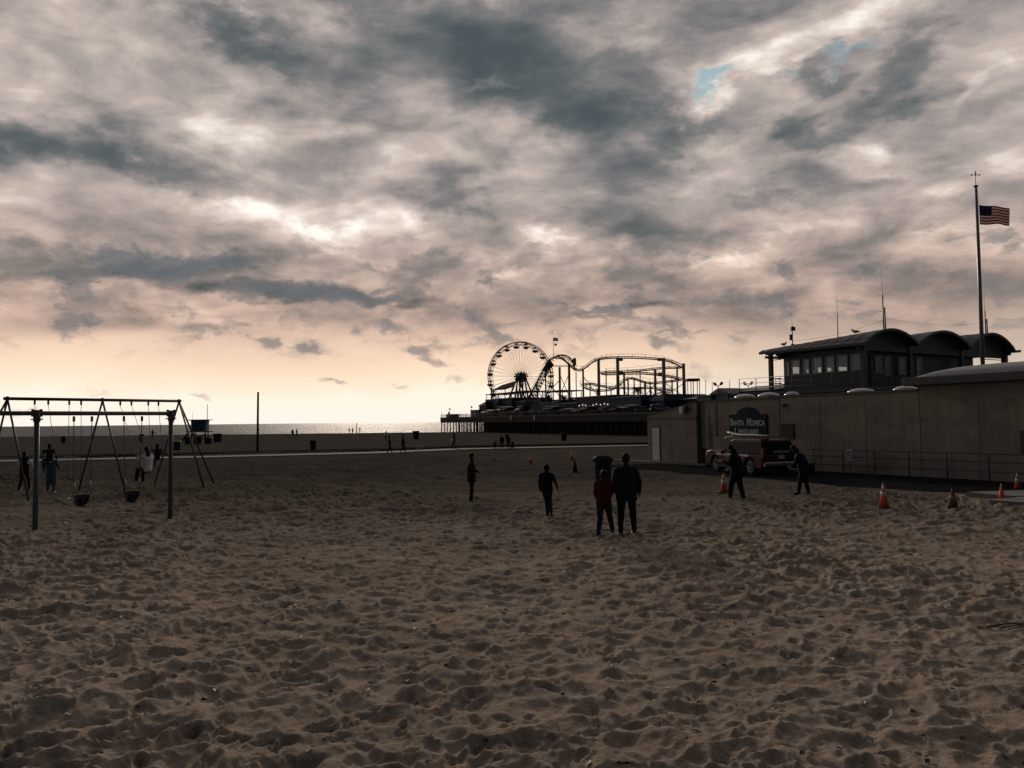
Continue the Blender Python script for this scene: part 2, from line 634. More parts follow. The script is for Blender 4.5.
def micro(x, y):
    wx = x + .20 * vnoise(x, y, 1.7, 11) + .08 * vnoise(x, y, 5.1, 12)
    wy = y + .20 * vnoise(x, y, 1.7, 13) + .08 * vnoise(x, y, 5.1, 14)
    h = bowls(wx, wy, .31, 21, .185, .038)
    h += bowls(wx + 7.3, wy + 3.1, .17, 41, .09, .024)
    h += .088 * (worl(wx, wy, .37, 61) - .3) + .05 * (worl(wx + 3, wy + 9, .95, 63) - .3)
    h += .07 * vnoise(x, y, .55, 71) + .045 * vnoise(x, y, 1.5, 72) + .020 * vnoise(x, y, 5.3, 73) + .013 * vnoise(x, y, 12.0, 74) + .008 * vnoise(x, y, 27.0, 77)
    big = .16 * vnoise(x, y, .11, 75)
    fr = hsh(np.floor(x * 0), np.floor(y * 0), 1) * 0
    calm = .55 + .9 * np.clip(vnoise(x, y, .23, 76) + .5, 0, 1)
    # vehicle tracks pressed smooth into the sand
    tr = np.ones_like(x)
    for (cx, cy, r) in TRACKS:
        dd = np.abs(np.hypot(x - cx, y - cy) - r)
        tr = np.minimum(tr, np.clip((dd - .22) / .3, .05, 1))
    m = mask_flat(x, y)
    return (h * calm * tr + big - .03 * (1 - tr)) * (.06 + .94 * m) - .05 * (1 - m)


TRACKS = [(.5, 37.0, 9.0), (.5, 37.0, 7.2), (6.0, 42.0, 11.5), (6.0, 42.0, 9.7), (4.0, 90.0, 44.0), (4.0, 90.0, 42.2), (-14.0, 58.0, 19.0), (-14.0, 58.0, 17.2)]


def gz(x, y):
    """height of the ground right under one point"""
    a = np.array([float(x)]); b = np.array([float(y)])
    return float((macro(a, b) + micro(a, b))[0])


def gpx(px, py):
    """ground point seen at a pixel"""
    d = ray(px, py)
    t = CAMZ / -d.z
    for _ in range(40):
        x, y = d.x * t, d.y * t
        z = float(macro(np.array([x]), np.array([y]))[0])
        t = t * .5 + .5 * (CAMZ - z) / -d.z
    x, y = d.x * t, d.y * t
    return Vector((x, y, gz(x, y)))


# =================================================================== THE SETTING
def sand_material():
    m = bpy.data.materials.new("sand")
    m.use_nodes = True
    nt = m.node_tree
    b = nt.nodes['Principled BSDF']
    b.inputs['Roughness'].default_value = 1.0
    b.inputs['Specular IOR Level'].default_value = .0
    tc = nt.nodes.new('ShaderNodeTexCoord')

    def noise(sc, det, ro=.6):
        n = nt.nodes.new('ShaderNodeTexNoise')
        nt.links.new(tc.outputs['Object'], n.inputs['Vector'])
        n.inputs['Scale'].default_value = sc
        n.inputs['Detail'].default_value = det
        n.inputs['Roughness'].default_value = ro
        return n.outputs['Fac']

    def ramp(x, stops):
        r = nt.nodes.new('ShaderNodeValToRGB')
        e = r.color_ramp.elements
        while len(e) < len(stops):
            e.new(.5)
        for i, (p, c) in enumerate(stops):
            e[i].position = p; e[i].color = tuple(c) + (1,)
        nt.links.new(x, r.inputs[0])
        return r.outputs[0]

    def mixc(f, a, bb, mode='MIX'):
        n = nt.nodes.new('ShaderNodeMix')
        n.data_type = 'RGBA'; n.blend_type = mode
        if isinstance(f, float): n.inputs[0].default_value = f
        else: nt.links.new(f, n.inputs[0])
        nt.links.new(a, n.inputs[6]); nt.links.new(bb, n.inputs[7])
        return n.outputs[2]
    big = ramp(noise(.35, 6), [(.3, (.42, .345, .282)), (.5, (.53, .437, .357)), (.72, (.62, .515, .425))])
    mid = ramp(noise(5.0, 8, .7), [(.3, (.62, .62, .63)), (.5, (.9, .9, .9)), (.7, (1.1, 1.08, 1.05))])
    fine = ramp(noise(90.0, 4, .8), [(.28, (.38, .37, .36)), (.46, (.95, .95, .95)), (.75, (1.25, 1.22, 1.18))])
    c = mixc(1.0, mixc(1.0, big, mid, 'MULTIPLY'), fine, 'MULTIPLY')
    # sand darkens and greys away from the camera: light fall-off put into its colour
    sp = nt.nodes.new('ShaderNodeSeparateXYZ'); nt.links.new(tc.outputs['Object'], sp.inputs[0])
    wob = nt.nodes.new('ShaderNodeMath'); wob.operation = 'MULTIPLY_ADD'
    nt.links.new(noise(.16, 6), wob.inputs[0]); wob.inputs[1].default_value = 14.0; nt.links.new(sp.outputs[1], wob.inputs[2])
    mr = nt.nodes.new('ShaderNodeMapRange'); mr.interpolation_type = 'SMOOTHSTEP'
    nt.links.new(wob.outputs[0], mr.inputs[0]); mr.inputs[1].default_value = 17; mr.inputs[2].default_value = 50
    light_falloff = ramp(mr.outputs[0], [(0, (1, 1, 1)), (.22, (.66, .68, .69)), (.55, (.36, .38, .39)), (1, (.215, .235, .25))])
    c = mixc(1.0, c, light_falloff, 'MULTIPLY')
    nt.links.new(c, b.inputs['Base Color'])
    ad = nt.nodes.new('ShaderNodeMath'); ad.operation = 'ADD'
    m1 = nt.nodes.new('ShaderNodeMath'); m1.operation = 'MULTIPLY'; m1.inputs[1].default_value = .35
    nt.links.new(noise(130.0, 4, .75), m1.inputs[0])
    nt.links.new(noise(24.0, 6, .65), ad.inputs[0]); nt.links.new(m1.outputs[0], ad.inputs[1])
    bp = nt.nodes.new('ShaderNodeBump')
    bp.inputs['Strength'].default_value = .9
    bp.inputs['Distance'].default_value = .05
    nt.links.new(ad.outputs[0], bp.inputs['Height'])
    nt.links.new(bp.outputs[0], b.inputs['Normal'])
    return m


def build_ground():
    # one sheet: fine where the camera looks, coarse elsewhere, reaching beyond the shore
    fine = np.linspace(R(-46), R(44), 1180)
    left = np.linspace(-math.pi, R(-46), 90)[:-1]
    right = np.linspace(R(44), math.pi, 90)[1:-1]
    ang = np.concatenate([left, fine, right])
    rs = [0.6]
    while rs[-1] < 4.6: rs.append(rs[-1] + .09)
    while rs[-1] < 110: rs.append(rs[-1] + max(.02, .0050 * rs[-1]))
    while rs[-1] < 420: rs.append(rs[-1] * 1.015)
    while rs[-1] < 3000: rs.append(rs[-1] * 1.25)
    rs = np.array(rs)
    A, RR = np.meshgrid(ang, rs)
    X = (np.sin(A) * RR).ravel(); Y = (np.cos(A) * RR).ravel()
    Z = macro(X, Y) + micro(X, Y) * np.clip(1.3 - RR.ravel() / 330., .0, 1)
    na, nr = len(ang), len(rs)
    V = np.stack([X, Y, Z], 1)
    V = np.vstack([V, [[0, 0, gz(0, 0)]]])
    i = np.arange(nr - 1)[:, None]; j = np.arange(na)[None, :]
    j2 = (j + 1) % na
    q = np.stack([i * na + j, i * na + j2, (i + 1) * na + j2, (i + 1) * na + j], -1).reshape(-1, 4)
    q = q[:, ::-1]
    tri = np.stack([np.full(na, nr * na), (np.arange(na) + 1) % na, np.arange(na)], 1)
    me = bpy.data.meshes.new("beach_sand")
    me.vertices.add(len(V)); me.vertices.foreach_set('co', V.ravel())
    nl = q.size + tri.size
    me.loops.add(nl); me.loops.foreach_set('vertex_index', np.concatenate([q.ravel(), tri.ravel()]).astype(np.int32))
    nf = len(q) + len(tri)
    me.polygons.add(nf)
    st = np.concatenate([np.arange(len(q)) * 4, q.size + np.arange(len(tri)) * 3]).astype(np.int32)
    me.polygons.foreach_set('loop_start', st)
    me.polygons.foreach_set('use_smooth', np.ones(nf, bool))
    me.update(calc_edges=True); me.validate()
    if me.polygons[nf // 2].normal.z < 0:
        me.flip_normals()
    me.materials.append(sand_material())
    o = bpy.data.objects.new("beach_sand", me)
    C.objects.link(o)
    tag(o, kind='structure')


def build_sea():
    m = bpy.data.materials.new("sea_water")
    m.use_nodes = True
    nt = m.node_tree
    b = nt.nodes['Principled BSDF']
    b.inputs['Base Color'].default_value = (.030, .046, .054, 1)
    b.inputs['Roughness'].default_value = .6
    b.inputs['Specular IOR Level'].default_value = .18
    tc = nt.nodes.new('ShaderNodeTexCoord')
    mp = nt.nodes.new('ShaderNodeMapping')
    mp.inputs['Scale'].default_value = (.35, 1, 1)
    nt.links.new(tc.outputs['Object'], mp.inputs['Vector'])
    n = nt.nodes.new('ShaderNodeTexNoise')
    nt.links.new(mp.outputs[0], n.inputs['Vector'])
    n.inputs['Scale'].default_value = .12
    n.inputs['Detail'].default_value = 10
    n.inputs['Roughness'].default_value = .62
    n.inputs['Distortion'].default_value = .6
    bp = nt.nodes.new('ShaderNodeBump')
    bp.inputs['Strength'].default_value = 1.0
    bp.inputs['Distance'].default_value = 5.0
    nt.links.new(n.outputs['Fac'], bp.inputs['Height'])
    nt.links.new(bp.outputs[0], b.inputs['Normal'])
    mb = MB()
    # rows of real swell: long low ridges parallel to the shore
    xs = np.linspace(-1, 1, 90)
    ys = [352.]
    while ys[-1] < 1500: ys.append(ys[-1] + 3.2 * (ys[-1] / 352.) ** 1.3)
    ys += [1800, 2600, 5000, 12000, 45000]
    vs = []
    for yy in ys:
        for u in xs:
            X = u * max(700, yy * 1.3)
            amp = .45 * max(0, 1 - yy / 1700.)
            z = -4.0 + amp * (math.sin(yy * .19 + 2.1 * math.sin(X * .011 + yy * .004)) ** 3) * (.5 + .5 * math.sin(X * .023 + yy * .013)) + .25 * amp * math.sin(X * .09 + yy * .33)
            vs.append((X, yy, z))
    nx = len(xs)
    fs = [(i * nx + j, i * nx + j + 1, (i + 1) * nx + j + 1, (i + 1) * nx + j) for i in range(len(ys) - 1) for j in range(nx - 1)]
    mb.add(vs, fs, 0, True)
    o = mb.build("sea_water", m)
    tag(o, kind='structure')


def strip(name, pts, width, mats, zoff=.03, thick=.15, step=1.0):
    """paved ribbon that follows the ground"""
    P = []
    for (a, b) in zip(pts[:-1], pts[1:]):
        n = max(1, int((Vector(b) - Vector(a)).length / step))
        for k in range(n):
            P.append(Vector(a).lerp(Vector(b), k / n))
    P.append(Vector(pts[-1]))
    vs = []; fs = []
    for i, p in enumerate(P):
        t = (P[min(i + 1, len(P) - 1)] - P[max(0, i - 1)]).normalized()
        nrm = Vector((-t.y, t.x))
        for sgn, dz in ((-1, -thick), (-1, 0), (1, 0), (1, -thick)):
            q = p + nrm * (width / 2 * sgn)
            vs.append((q.x, q.y, float(macro(np.array([p.x]), np.array([p.y]))[0]) + zoff + dz))
    for i in range(len(P) - 1):
        for k in range(3):
            fs.append((i * 4 + k, i * 4 + k + 1, (i + 1) * 4 + k + 1, (i + 1) * 4 + k))
    mb = MB(); mb.add(vs, fs)
    o = mb.build(name, mats)
    tag(o, kind='structure')
    return o


concrete = mat("concrete", (.36, .33, .30), .85, var=.15, scale=1.2, bump=.3, bscale=30)
asphalt = mat("asphalt", (.026, .027, .028), 1.0, spec=.0, var=.25, scale=.8, bump=.4, bscale=60)
tan = mat("tan_stucco", (.275, .238, .192), .9, var=.13, scale=.9, bump=.25, bscale=45)


def weather(m):
    """water streaks, patched paint and grime near the foot of a wall"""
    nt = m.node_tree
    b = nt.nodes['Principled BSDF']
    src = b.inputs['Base Color'].links[0].from_socket
    tc = nt.nodes.new('ShaderNodeTexCoord')

    def layer(scale, sc, det, lo, hi, a, bb, src):
        mp = nt.nodes.new('ShaderNodeMapping'); mp.inputs['Scale'].default_value = scale
        nt.links.new(tc.outputs['Object'], mp.inputs['Vector'])
        n = nt.nodes.new('ShaderNodeTexNoise'); n.inputs['Scale'].default_value = sc; n.inputs['Detail'].default_value = det; n.inputs['Roughness'].default_value = .65
        nt.links.new(mp.outputs[0], n.inputs['Vector'])
        r = nt.nodes.new('ShaderNodeValToRGB')
        r.color_ramp.elements[0].position = lo; r.color_ramp.elements[1].position = hi
        r.color_ramp.elements[0].color = a; r.color_ramp.elements[1].color = bb
        nt.links.new(n.outputs['Fac'], r.inputs[0])
        mx = nt.nodes.new('ShaderNodeMix'); mx.data_type = 'RGBA'; mx.blend_type = 'MULTIPLY'; mx.inputs[0].default_value = 1.0
        nt.links.new(src, mx.inputs[6]); nt.links.new(r.outputs[0], mx.inputs[7])
        return mx.outputs[2]
    c = layer((2.2, 2.2, .16), 1.6, 6, .42, .56, (.86, .85, .84, 1), (1, 1, 1, 1), src)
    c = layer((.35, .35, .8), .9, 2, .47, .50, (.86, .86, .87, 1), (1.05, 1.04, 1.02, 1), c)
    nt.links.new(c, b.inputs['Base Color'])


weather(tan)
tan_dark = mat("tan_trim", (.13, .108, .09), .85, var=.1, scale=1.5)
grey_door = mat("pale_door_paint", (.56, .57, .56), .6, var=.06)
dkgreen = mat("dark_green_panel", (.040, .062, .060), .6, var=.15, scale=2)
dkframe = mat("dark_frame", (.05, .055, .058), .6)
roofm = mat("grey_roof_membrane", (.34, .34, .34), .75, var=.12, scale=1.3, bump=.2)
roofdark = mat("dark_roof", (.085, .10, .105), .55, var=.15, scale=1.0)
wood_dark = mat("dark_timber", (.045, .038, .032), .95, spec=.15, var=.3, scale=3)
steel = mat("grey_steel", (.19, .19, .19), .45, metal=.6)
black = mat("black_paint", (.018, .018, .02), .55)
white = mat("white_paint", (.75, .75, .73), .6, var=.05)
rubber = mat("tyre_rubber", (.02, .02, .02), .85)

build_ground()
build_sea()
strip("bike_path", PATH_PX, 3.3, mat("path_concrete", (.22, .21, .195), .95, spec=.1, var=.12, scale=.6), .05)
strip("service_road", [(p[0], p[1] + 17) for p in PATH_PX], 3.6, asphalt, .04)


# low retaining kerb wall beyond the path
def low_wall():
    mb = MB()
    xs = np.linspace(-70, 80, 76)
    pts = [(x, float(path_y(x)) + 11.0) for x in xs]
    vs = []; fs = []
    for i, (x, y) in enumerate(pts):
        z = float(macro(np.array([x]), np.array([y]))[0])
        for dy, zz in ((-.12, z - .2), (-.12, z + .13), (.12, z + .13), (.12, z - .2)):
            vs.append((x, y + dy, zz))
    for i in range(len(pts) - 1):
        for k in range(3):
            fs.append((i * 4 + k, i * 4 + k + 1, i * 4 + k + 5, i * 4 + k + 4))
    fs.append((0, 1, 2, 3)); n = len(vs); fs.append((n - 1, n - 2, n - 3, n - 4))
    mb.add(vs, fs)
    o = mb.build("low_wall", wood_dark)
    tag(o, "long low dark kerb wall running behind the pale beach path", "low wall")


low_wall()

# =================================================================== LOW TAN BUILDING along the right
WA = Vector((11.07, 45.9)); WD = Vector((7.55, -16.8)).normalized(); WN = Vector((WD.y, -WD.x)).normalized()   # WN points behind the wall
if WN.x < 0: WN = -WN
WLEN = 18.42


def tpx(px):
    """distance along the wall line where a pixel column falls"""
    k = (px - 512) / F * 1.0
    return (k * WA.y - WA.x) / (WD.x - k * WD.y)


def wall_M(root_loc):
    """frame: x along the wall towards the camera, y behind it, z up"""
    return math.atan2(WD.y, WD.x)


BASE = Vector((WA.x, WA.y, -.25))
WRZ = math.atan2(WD.y, WD.x)          # local x = along the wall; local y = left of it
# local +y must point behind the wall (WN)
loc_y = Vector((-math.sin(WRZ), math.cos(WRZ)))
SGN = 1 if loc_y.dot(WN) > 0 else -1


def low_building():
    t = thing("low_building", "long low tan stucco building running along the right side of the sand", "building", BASE, WRZ)
    zb = -.3

    def wz(z): return z - BASE.z
    s1, s2 = tpx(779), tpx(919)
    endx = 27.0

    def wbox(x0, x1, y0, y1, z0, z1, m, name='wall', bev=0):
        mb = MB()
        mb.box(((x0 + x1) / 2, SGN * (y0 + y1) / 2, wz((z0 + z1) / 2)), (x1 - x0, abs(y1 - y0), z1 - z0), bev=bev)
        return mb.build(name, m, t)
    wbox(0, s1 - .02, 0, 9, -.6, 3.36, tan)
    wbox(s1 + .02, s2 - .02, 0.01, 12, -.6, 3.44, tan)
    wbox(s2 + .02, endx, 0.0, 14, -.6, 3.66, tan)
    # copings
    wbox(-.05, s1 - .03, -.04, 9.05, 3.363, 3.46, tan_dark, 'coping')
    wbox(s1 + .03, s2 - .1, -.05, 12.05, 3.443, 3.55, tan_dark, 'coping')
    # dark control joints between the wall sections
    for s in (s1, s2):
        wbox(s - .02, s + .02, .03, .3, -.5, 3.35, black, 'expansion_joint')
    for s in (s1 + (s2 - s1) * .33, s1 + (s2 - s1) * .66, s2 + 2.6, s2 + 5.6):
        mb = MB()
        mb.box((s, -SGN * .004, wz(1.5)), (.012, .008, 3.6))
        mb.build('wall_groove', tan_dark, t)
    # barrel roof with deep dark fascia on the near section
    x0, x1 = s2 - .25, endx + .4
    mb = MB()
    mb.box(((x0 + x1) / 2, SGN * 3.0, wz(3.83)), (x1 - x0, 7.3, .34), bev=.03)
    mb.build('fascia', dkframe, t)
    mb = MB()
    n = 14; vs = []; fs = []
    stations = [(x0 + .35, .02), (x0 + .6, .45), (x0 + 1.0, .74), (x0 + 1.6, .92), (x0 + 2.6, 1.0), (x1 - .4, 1.0)]
    for xs_, k in stations:
        for i in range(n + 1):
            a = math.pi * i / n
            vs.append((xs_, SGN * (3.0 - 3.4 * math.cos(a)), wz(4.0) + .52 * k * math.sin(a) ** .8 if math.sin(a) > 1e-6 else wz(4.0)))
    for i in range(len(stations) - 1):
        for j in range(n):
            fs.append((i * (n + 1) + j, i * (n + 1) + j + 1, (i + 1) * (n + 1) + j + 1, (i + 1) * (n + 1) + j))
    mb.add(vs, fs, 0, True)
    mb.build('barrel_roof', roofm, t)
    # skylight domes on the flat roof
    for px, py, Y, rr in ((745, 394, 47.5, .62), (769, 393.5, 45.0, .62), (792, 393.5, 44.0, .42), (861, 385.5, 40.0, .66), (905, 383, 37.5, .55)):
        p = at(px, py, Y)
        d = Vector((p.x - WA.x, p.y - WA.y))
        lx = d.dot(WD); ly = d.dot(loc_y)
        mb = MB()
        M_ = 3.5
        mb.box((lx, ly, wz(3.52)), (rr * 2.1, rr * 2.1, .22), bev=.03, mi=1)
        prof = [(rr * math.cos(a), wz(3.63) + .22 * math.sin(a)) for a in [i * math.pi / 2 / 6 for i in range(6)]] + [(.01, wz(3.63) + .22)]
        mb.lathe(prof, (lx, ly, 0), 18)
        mb.build('skylight', [mat("skylight_acrylic", (.70, .68, .66), .25, var=.05), roofdark], t)
    # dark louvre vent on the wall, beside the sign
    a0, a1 = tpx(781), tpx(793)
    mb = MB()
    zc = 1.74
    mb.box(((a0 + a1) / 2, -SGN * .03, wz(zc)), (a1 - a0, .06, .74))
    for k in range(7):
        mb.box(((a0 + a1) / 2, -SGN * .07, wz(zc - .31 + k * .103)), (a1 - a0 - .08, .02, .05), M=Matrix.Rotation(SGN * .5, 3, 'X'))
    mb.build('louvre_vent', dkframe, t)
    # far right: dark door or hatch
    a0, a1 = tpx(1019), tpx(1060)
    mb = MB()
    mb.box(((a0 + a1) / 2, -SGN * .025, wz(1.42)), (a1 - a0, .05, .86), bev=.01)
    mb.build('shutter', black, t)
    # wall lamps and conduits
    for px, z in ((785, 3.05),):
        mb = MB(); a = tpx(px)
        mb.box((a, -SGN * .06, wz(z)), (.14, .12, .16), bev=.02)
        mb.box((a, -SGN * .16, wz(z - .05)), (.22, .16, .10), bev=.03)
        mb.build('wall_lamp', dkframe, t)
    for px, z0, z1 in ((716, 1.5, 3.3), (711, .0, 2.0), (708.5, .0, 2.6)):
        mb = MB(); a = tpx(px)
        mb.tube((a, -SGN * .04, wz(z0)), (a, -SGN * .04, wz(z1)), .022, n=6)
        mb.box((a, -SGN * .05, wz(z0)), (.1, .08, .14), bev=.01)
        mb.build('conduit', tan_dark, t)
    # dark recessed bay between the shed and the long wall (local x < 0)
    mb = MB()
    mb.box((-.50, SGN * 1.3, wz(2.02)), (.92, 2.0, 2.66)); mb.build('dark_panel', dkgreen, t)
    mb = MB()
    mb.box((-.50, SGN * 1.5, wz(.03)), (.92, 1.9, 1.3)); mb.build('recess_wall', tan, t)
    for dx in (-.28, -.7):
        mb = MB(); mb.tube((dx, SGN * .40, wz(-.4)), (dx, SGN * .40, wz(.75)), .03, n=6); mb.build('downpipe', black, t)
    # shed with its sloping top at the far end
    L = 5.1
    xe, xs_ = -.98 - L, -.98
    mb = MB()
    mb.box(((xe + xs_) / 2, SGN * 2.6, wz(.90)), (L, 5.0, 3.0)); mb.build('shed_wall', tan, t)
    mb = MB()
    mb.box(((xe + xs_) / 2, SGN * 2.58, wz(2.445)), (L + .06, 5.1, .07)); mb.build('string_course', black, t)
    mb = MB()
    mb.prism([(xe, wz(2.483)), (xs_, wz(2.483)), (xs_, wz(3.36)), (xe, wz(2.60))], SGN * .12, SGN * 5.0, axis='Y'); mb.build('sloped_parapet', tan, t)
    mb = MB()
    mb.prism([(xe - .05, wz(2.603)), (xs_, wz(3.363)), (xs_, wz(3.42)), (xe - .05, wz(2.66))], SGN * .08, SGN * 5.05, axis='Y'); mb.build('parapet_cap', black, t)
    # its door
    dx0 = xe + .55
    mb = MB()
    mb.box((dx0 + .42, SGN * .095, wz(.88)), (.98, .05, 2.20)); fr = mb.build('door_frame', black, t)
    mb = MB()
    mb.box((dx0 + .45, SGN * .055, wz(.84)), (.80, .04, 2.08), bev=.01); d = mb.build('door', grey_door, t)
    mb = MB(); mb.ball((dx0 + .12, SGN * .0, wz(.85)), .035); mb.build('handle', steel, d)
    # floodlight box on the shed parapet
    mb = MB()
    mb.box((xs_ - 1.15, -SGN * .06, wz(2.93)), (.34, .22, .42), bev=.03); fl = mb.build('floodlight', white, t)
    mb = MB(); mb.box((xs_ - .80, -SGN * .08, wz(3.05)), (.30, .22, .26), bev=.03); mb.build('floodlight', dkframe, t)
    return t


low_building()


def text_mesh(txt, size, name, material, parent, M, extrude=.012, spacing=1.0, font_scale=(1, 1)):
    cu = bpy.data.curves.new(name, 'FONT')
    cu.body = txt; cu.size = size; cu.align_x = 'CENTER'; cu.align_y = 'BOTTOM_BASELINE'; cu.extrude = extrude; cu.offset = .018 * size / .4
    cu.space_character = spacing
    o = bpy.data.objects.new(name, cu)
    C.objects.link(o)
    dg = bpy.context.evaluated_depsgraph_get()
    me = bpy.data.meshes.new_from_object(o.evaluated_get(dg))
    bpy.data.objects.remove(o)
    me.materials.clear(); me.materials.append(material)
    ob = bpy.data.objects.new(name, me)
    C.objects.link(ob)
    ob.parent = parent
    me.transform(M @ Matrix.Diagonal((font_scale[0], font_scale[1], 1, 1)))
    return ob


def sign():
    a0, a1 = tpx(730), tpx(767)
    mid = (a0 + a1) / 2; w = a1 - a0
    p = WA + WD * mid - WN * .02
    t = thing("wall_sign", "dark teal arched sign with pale lettering on the tan wall above the red trucks", "sign", (p.x, p.y, 1.35), WRZ)
    zt, za = 1.27, 1.62
    ins = .0
    pts = [(-w / 2, 0), (w / 2, 0), (w / 2, zt), (w * .32, zt)]
    for i in range(13):
        a = math.pi * i / 12
        pts.append((w * .29 * math.cos(a), zt - .04 + .42 * math.sin(a)))
    pts += [(-w * .32, zt), (-w / 2, zt)]
    mb = MB(); mb.prism(pts, 0, -SGN * .08, axis='Y')
    mb.build('sign_board', mat("sign_teal", (.006, .026, .034), .7, spec=.2, var=.1), t)
    k = mat("sign_lettering", (.38, .42, .42), .5, var=.05)
    # text frame: letters face away from WN
    Mr = Matrix.Rotation(R(90), 4, 'X') if SGN > 0 else Matrix.Rotation(R(180), 4, 'Z') @ Matrix.Rotation(R(90), 4, 'X')
    for (x, z, s, tx) in ((-w * .5 + .20, .68, .50, 'S'), (-w * .5 + .74, .68, .37, 'ANTA'), (.16, .68, .50, 'M'), (.82, .68, .37, 'ONICA'),
                          (-w * .5 + .56, .20, .50, 'L'), (.10, .20, .37, 'IFEGUARD')):
        sx = x if SGN > 0 else -x
        m = Matrix.Translation((x, -SGN * .09, z)) @ Mr
        text_mesh(tx, s, 'lettering', k, t, m, font_scale=(.92, 1.05))
    mb = MB()
    for i in range(16):
        a0_, a1_ = 2 * math.pi * i / 16, 2 * math.pi * (i + 1) / 16
        mb.tube((.13 * math.cos(a0_), -SGN * .09, 1.36 + .13 * math.sin(a0_)), (.13 * math.cos(a1_), -SGN * .09, 1.36 + .13 * math.sin(a1_)), .012, n=4)
    for i in range(5):
        a = 2 * math.pi * i / 5 + math.pi / 2
        mb.tube((0, -SGN * .09, 1.36), (.08 * math.cos(a), -SGN * .09, 1.36 + .08 * math.sin(a)), .02, .004, n=4)
    mb.build('emblem', mat("sign_emblem", (.16, .19, .20), .5), t)


sign()


# yard surfaces
def yard():
    mb = MB()
    M = Matrix.Translation((WA.x, WA.y, 0)) @ Matrix.Rotation(WRZ, 4, 'Z')
    # grid so that it follows the ground
    xs = np.linspace(-3.2, 30, 40); ys = np.linspace(.0, -5.6, 8)
    vs = []; nx = len(xs)
    for j, yy in enumerate(ys):
        for i, xx in enumerate(xs):
            w = yy + (.35 * math.sin(xx * .7) + .2 * math.sin(xx * 1.9 + 1) if j == len(ys) - 1 else 0)
            p = M @ Vector((xx, SGN * w, 0))
            z = float(macro(np.array([p.x]), np.array([p.y]))[0]) + (.02 if j < len(ys) - 1 else -.06)
            vs.append((p.x, p.y, z))
    fs = [(j * nx + i, j * nx + i + 1, (j + 1) * nx + i + 1, (j + 1) * nx + i) for j in range(len(ys) - 1) for i in range(nx - 1)]
    mb.add(vs, fs)
    o = mb.build("road", asphalt); tag(o, kind='structure')
    # pale walkway by the shed
    vs = []
    xs = np.linspace(-9.5, 1.0, 14)
    for yy, dz in ((-.9, -.2), (-.9, .07), (.15, .07)):
        for xx in xs:
            p = M @ Vector((xx, SGN * yy, 0))
            vs.append((p.x, p.y, float(macro(np.array([p.x]), np.array([p.y]))[0]) + dz))
    nx = len(xs)
    fs = [(j * nx + i, j * nx + i + 1, (j + 1) * nx + i + 1, (j + 1) * nx + i) for j in range(2) for i in range(nx - 1)]
    mb = MB(); mb.add(vs, fs)
    o = mb.build("pavement", mat('walk_concrete', (.20, .19, .175), 1.0, spec=.0, var=.2, scale=2)); tag(o, kind='structure')
    # raised concrete slabs at the right edge
    for (pts, h, nm) in (([(966, 494.5), (1120, 489), (1180, 497), (1012, 498.5)], .06, 'pavement'), ([(990, 505), (1100, 513), (1180, 506), (1020, 501.5)], .12, 'pavement')):
        P = [gpx(*p) for p in pts]
        z0 = min(p.z for p in P)
        n = len(P)
        vs = [(p.x, p.y, -.25) for p in P] + [(p.x, p.y, h) for p in P]
        fs = [tuple(reversed(range(n))), tuple(range(n, 2 * n))] + [(i, (i + 1) % n, n + (i + 1) % n, n + i) for i in range(n)]
        mb = MB(); mb.add(vs, fs)
        o = mb.build(nm, mat('kerb_concrete', (.17, .16, .15), .9, var=.2, scale=2)); tag(o, kind='structure')


yard()


def railing(name, label, pts, hgt, rails, r, material, post_every, parent=None):
    """pipe railing; pts are (x,y,z) of the foot line"""
    if parent is None:
        t = thing(name, label, "railing", pts[0])
    else:
        t = parent
    o = Vector(pts[0]) if parent is None else Vector((0, 0, 0))
    L = [0]
    for a, b in zip(pts[:-1], pts[1:]): L.append(L[-1] + (Vector(b) - Vector(a)).length)
    n = max(1, round(L[-1] / post_every))

    def pt(s):
        for i in range(len(L) - 1):
            if s <= L[i + 1] + 1e-6:
                return Vector(pts[i]).lerp(Vector(pts[i + 1]), (s - L[i]) / max(1e-6, (L[i + 1] - L[i])))
        return Vector(pts[-1])
    for k in range(n + 1):
        p = pt(L[-1] * k / n) - o
        mb = MB(); mb.tube(p + Vector((0, 0, -.25)), p + Vector((0, 0, hgt)), r * 1.15, n=6)
        mb.build('post', material, t)
    for zz in rails:
        mb = MB()
        mb.path([pt(L[-1] * k / n) - o + Vector((0, 0, zz)) for k in range(n + 1)], r, n=6)
        mb.build('rail', material, t)
    return t


def wall_pt(s, off, z=0):
    p = WA + WD * s - WN * off
    return (p.x, p.y, float(macro(np.array([p.x]), np.array([p.y]))[0]) + z)


railing("pipe_railing", "dark pipe railing with three rails in front of the long tan wall", [wall_pt(tpx(800), .9), wall_pt(tpx(1024) + 6, .9)], 1.08, (1.08, .78, .42), .024, dkframe, 1.75)


# =================================================================== UPPER LOOKOUT STOREY
UB = Vector((22.25, 50.0, 0.0)); URZ = math.atan2(.524, .852)
UE = [-.95, 4.45, 10.6, 16.45]
ZS, RISE = 7.02, .86
RISES = [.84, 1.0, 1.14]


def uloc(p):
    d = Vector((p[0] - UB.x, p[1] - UB.y))
    return (d.x * math.cos(URZ) + d.y * math.sin(URZ), -d.x * math.sin(URZ) + d.y * math.cos(URZ))


def vault_z(u, v=0.0):
    for i, (a, b) in enumerate(zip(UE[:-1], UE[1:])):
        if a <= u <= b:
            k = 1 + ((.45, .7, 1.0)[i] - 1) * (v + .75) / 8.2
            return ZS + k * RISES[i] * max(0, math.sin(math.pi * (u - a) / (b - a))) ** .8
    return ZS - .1


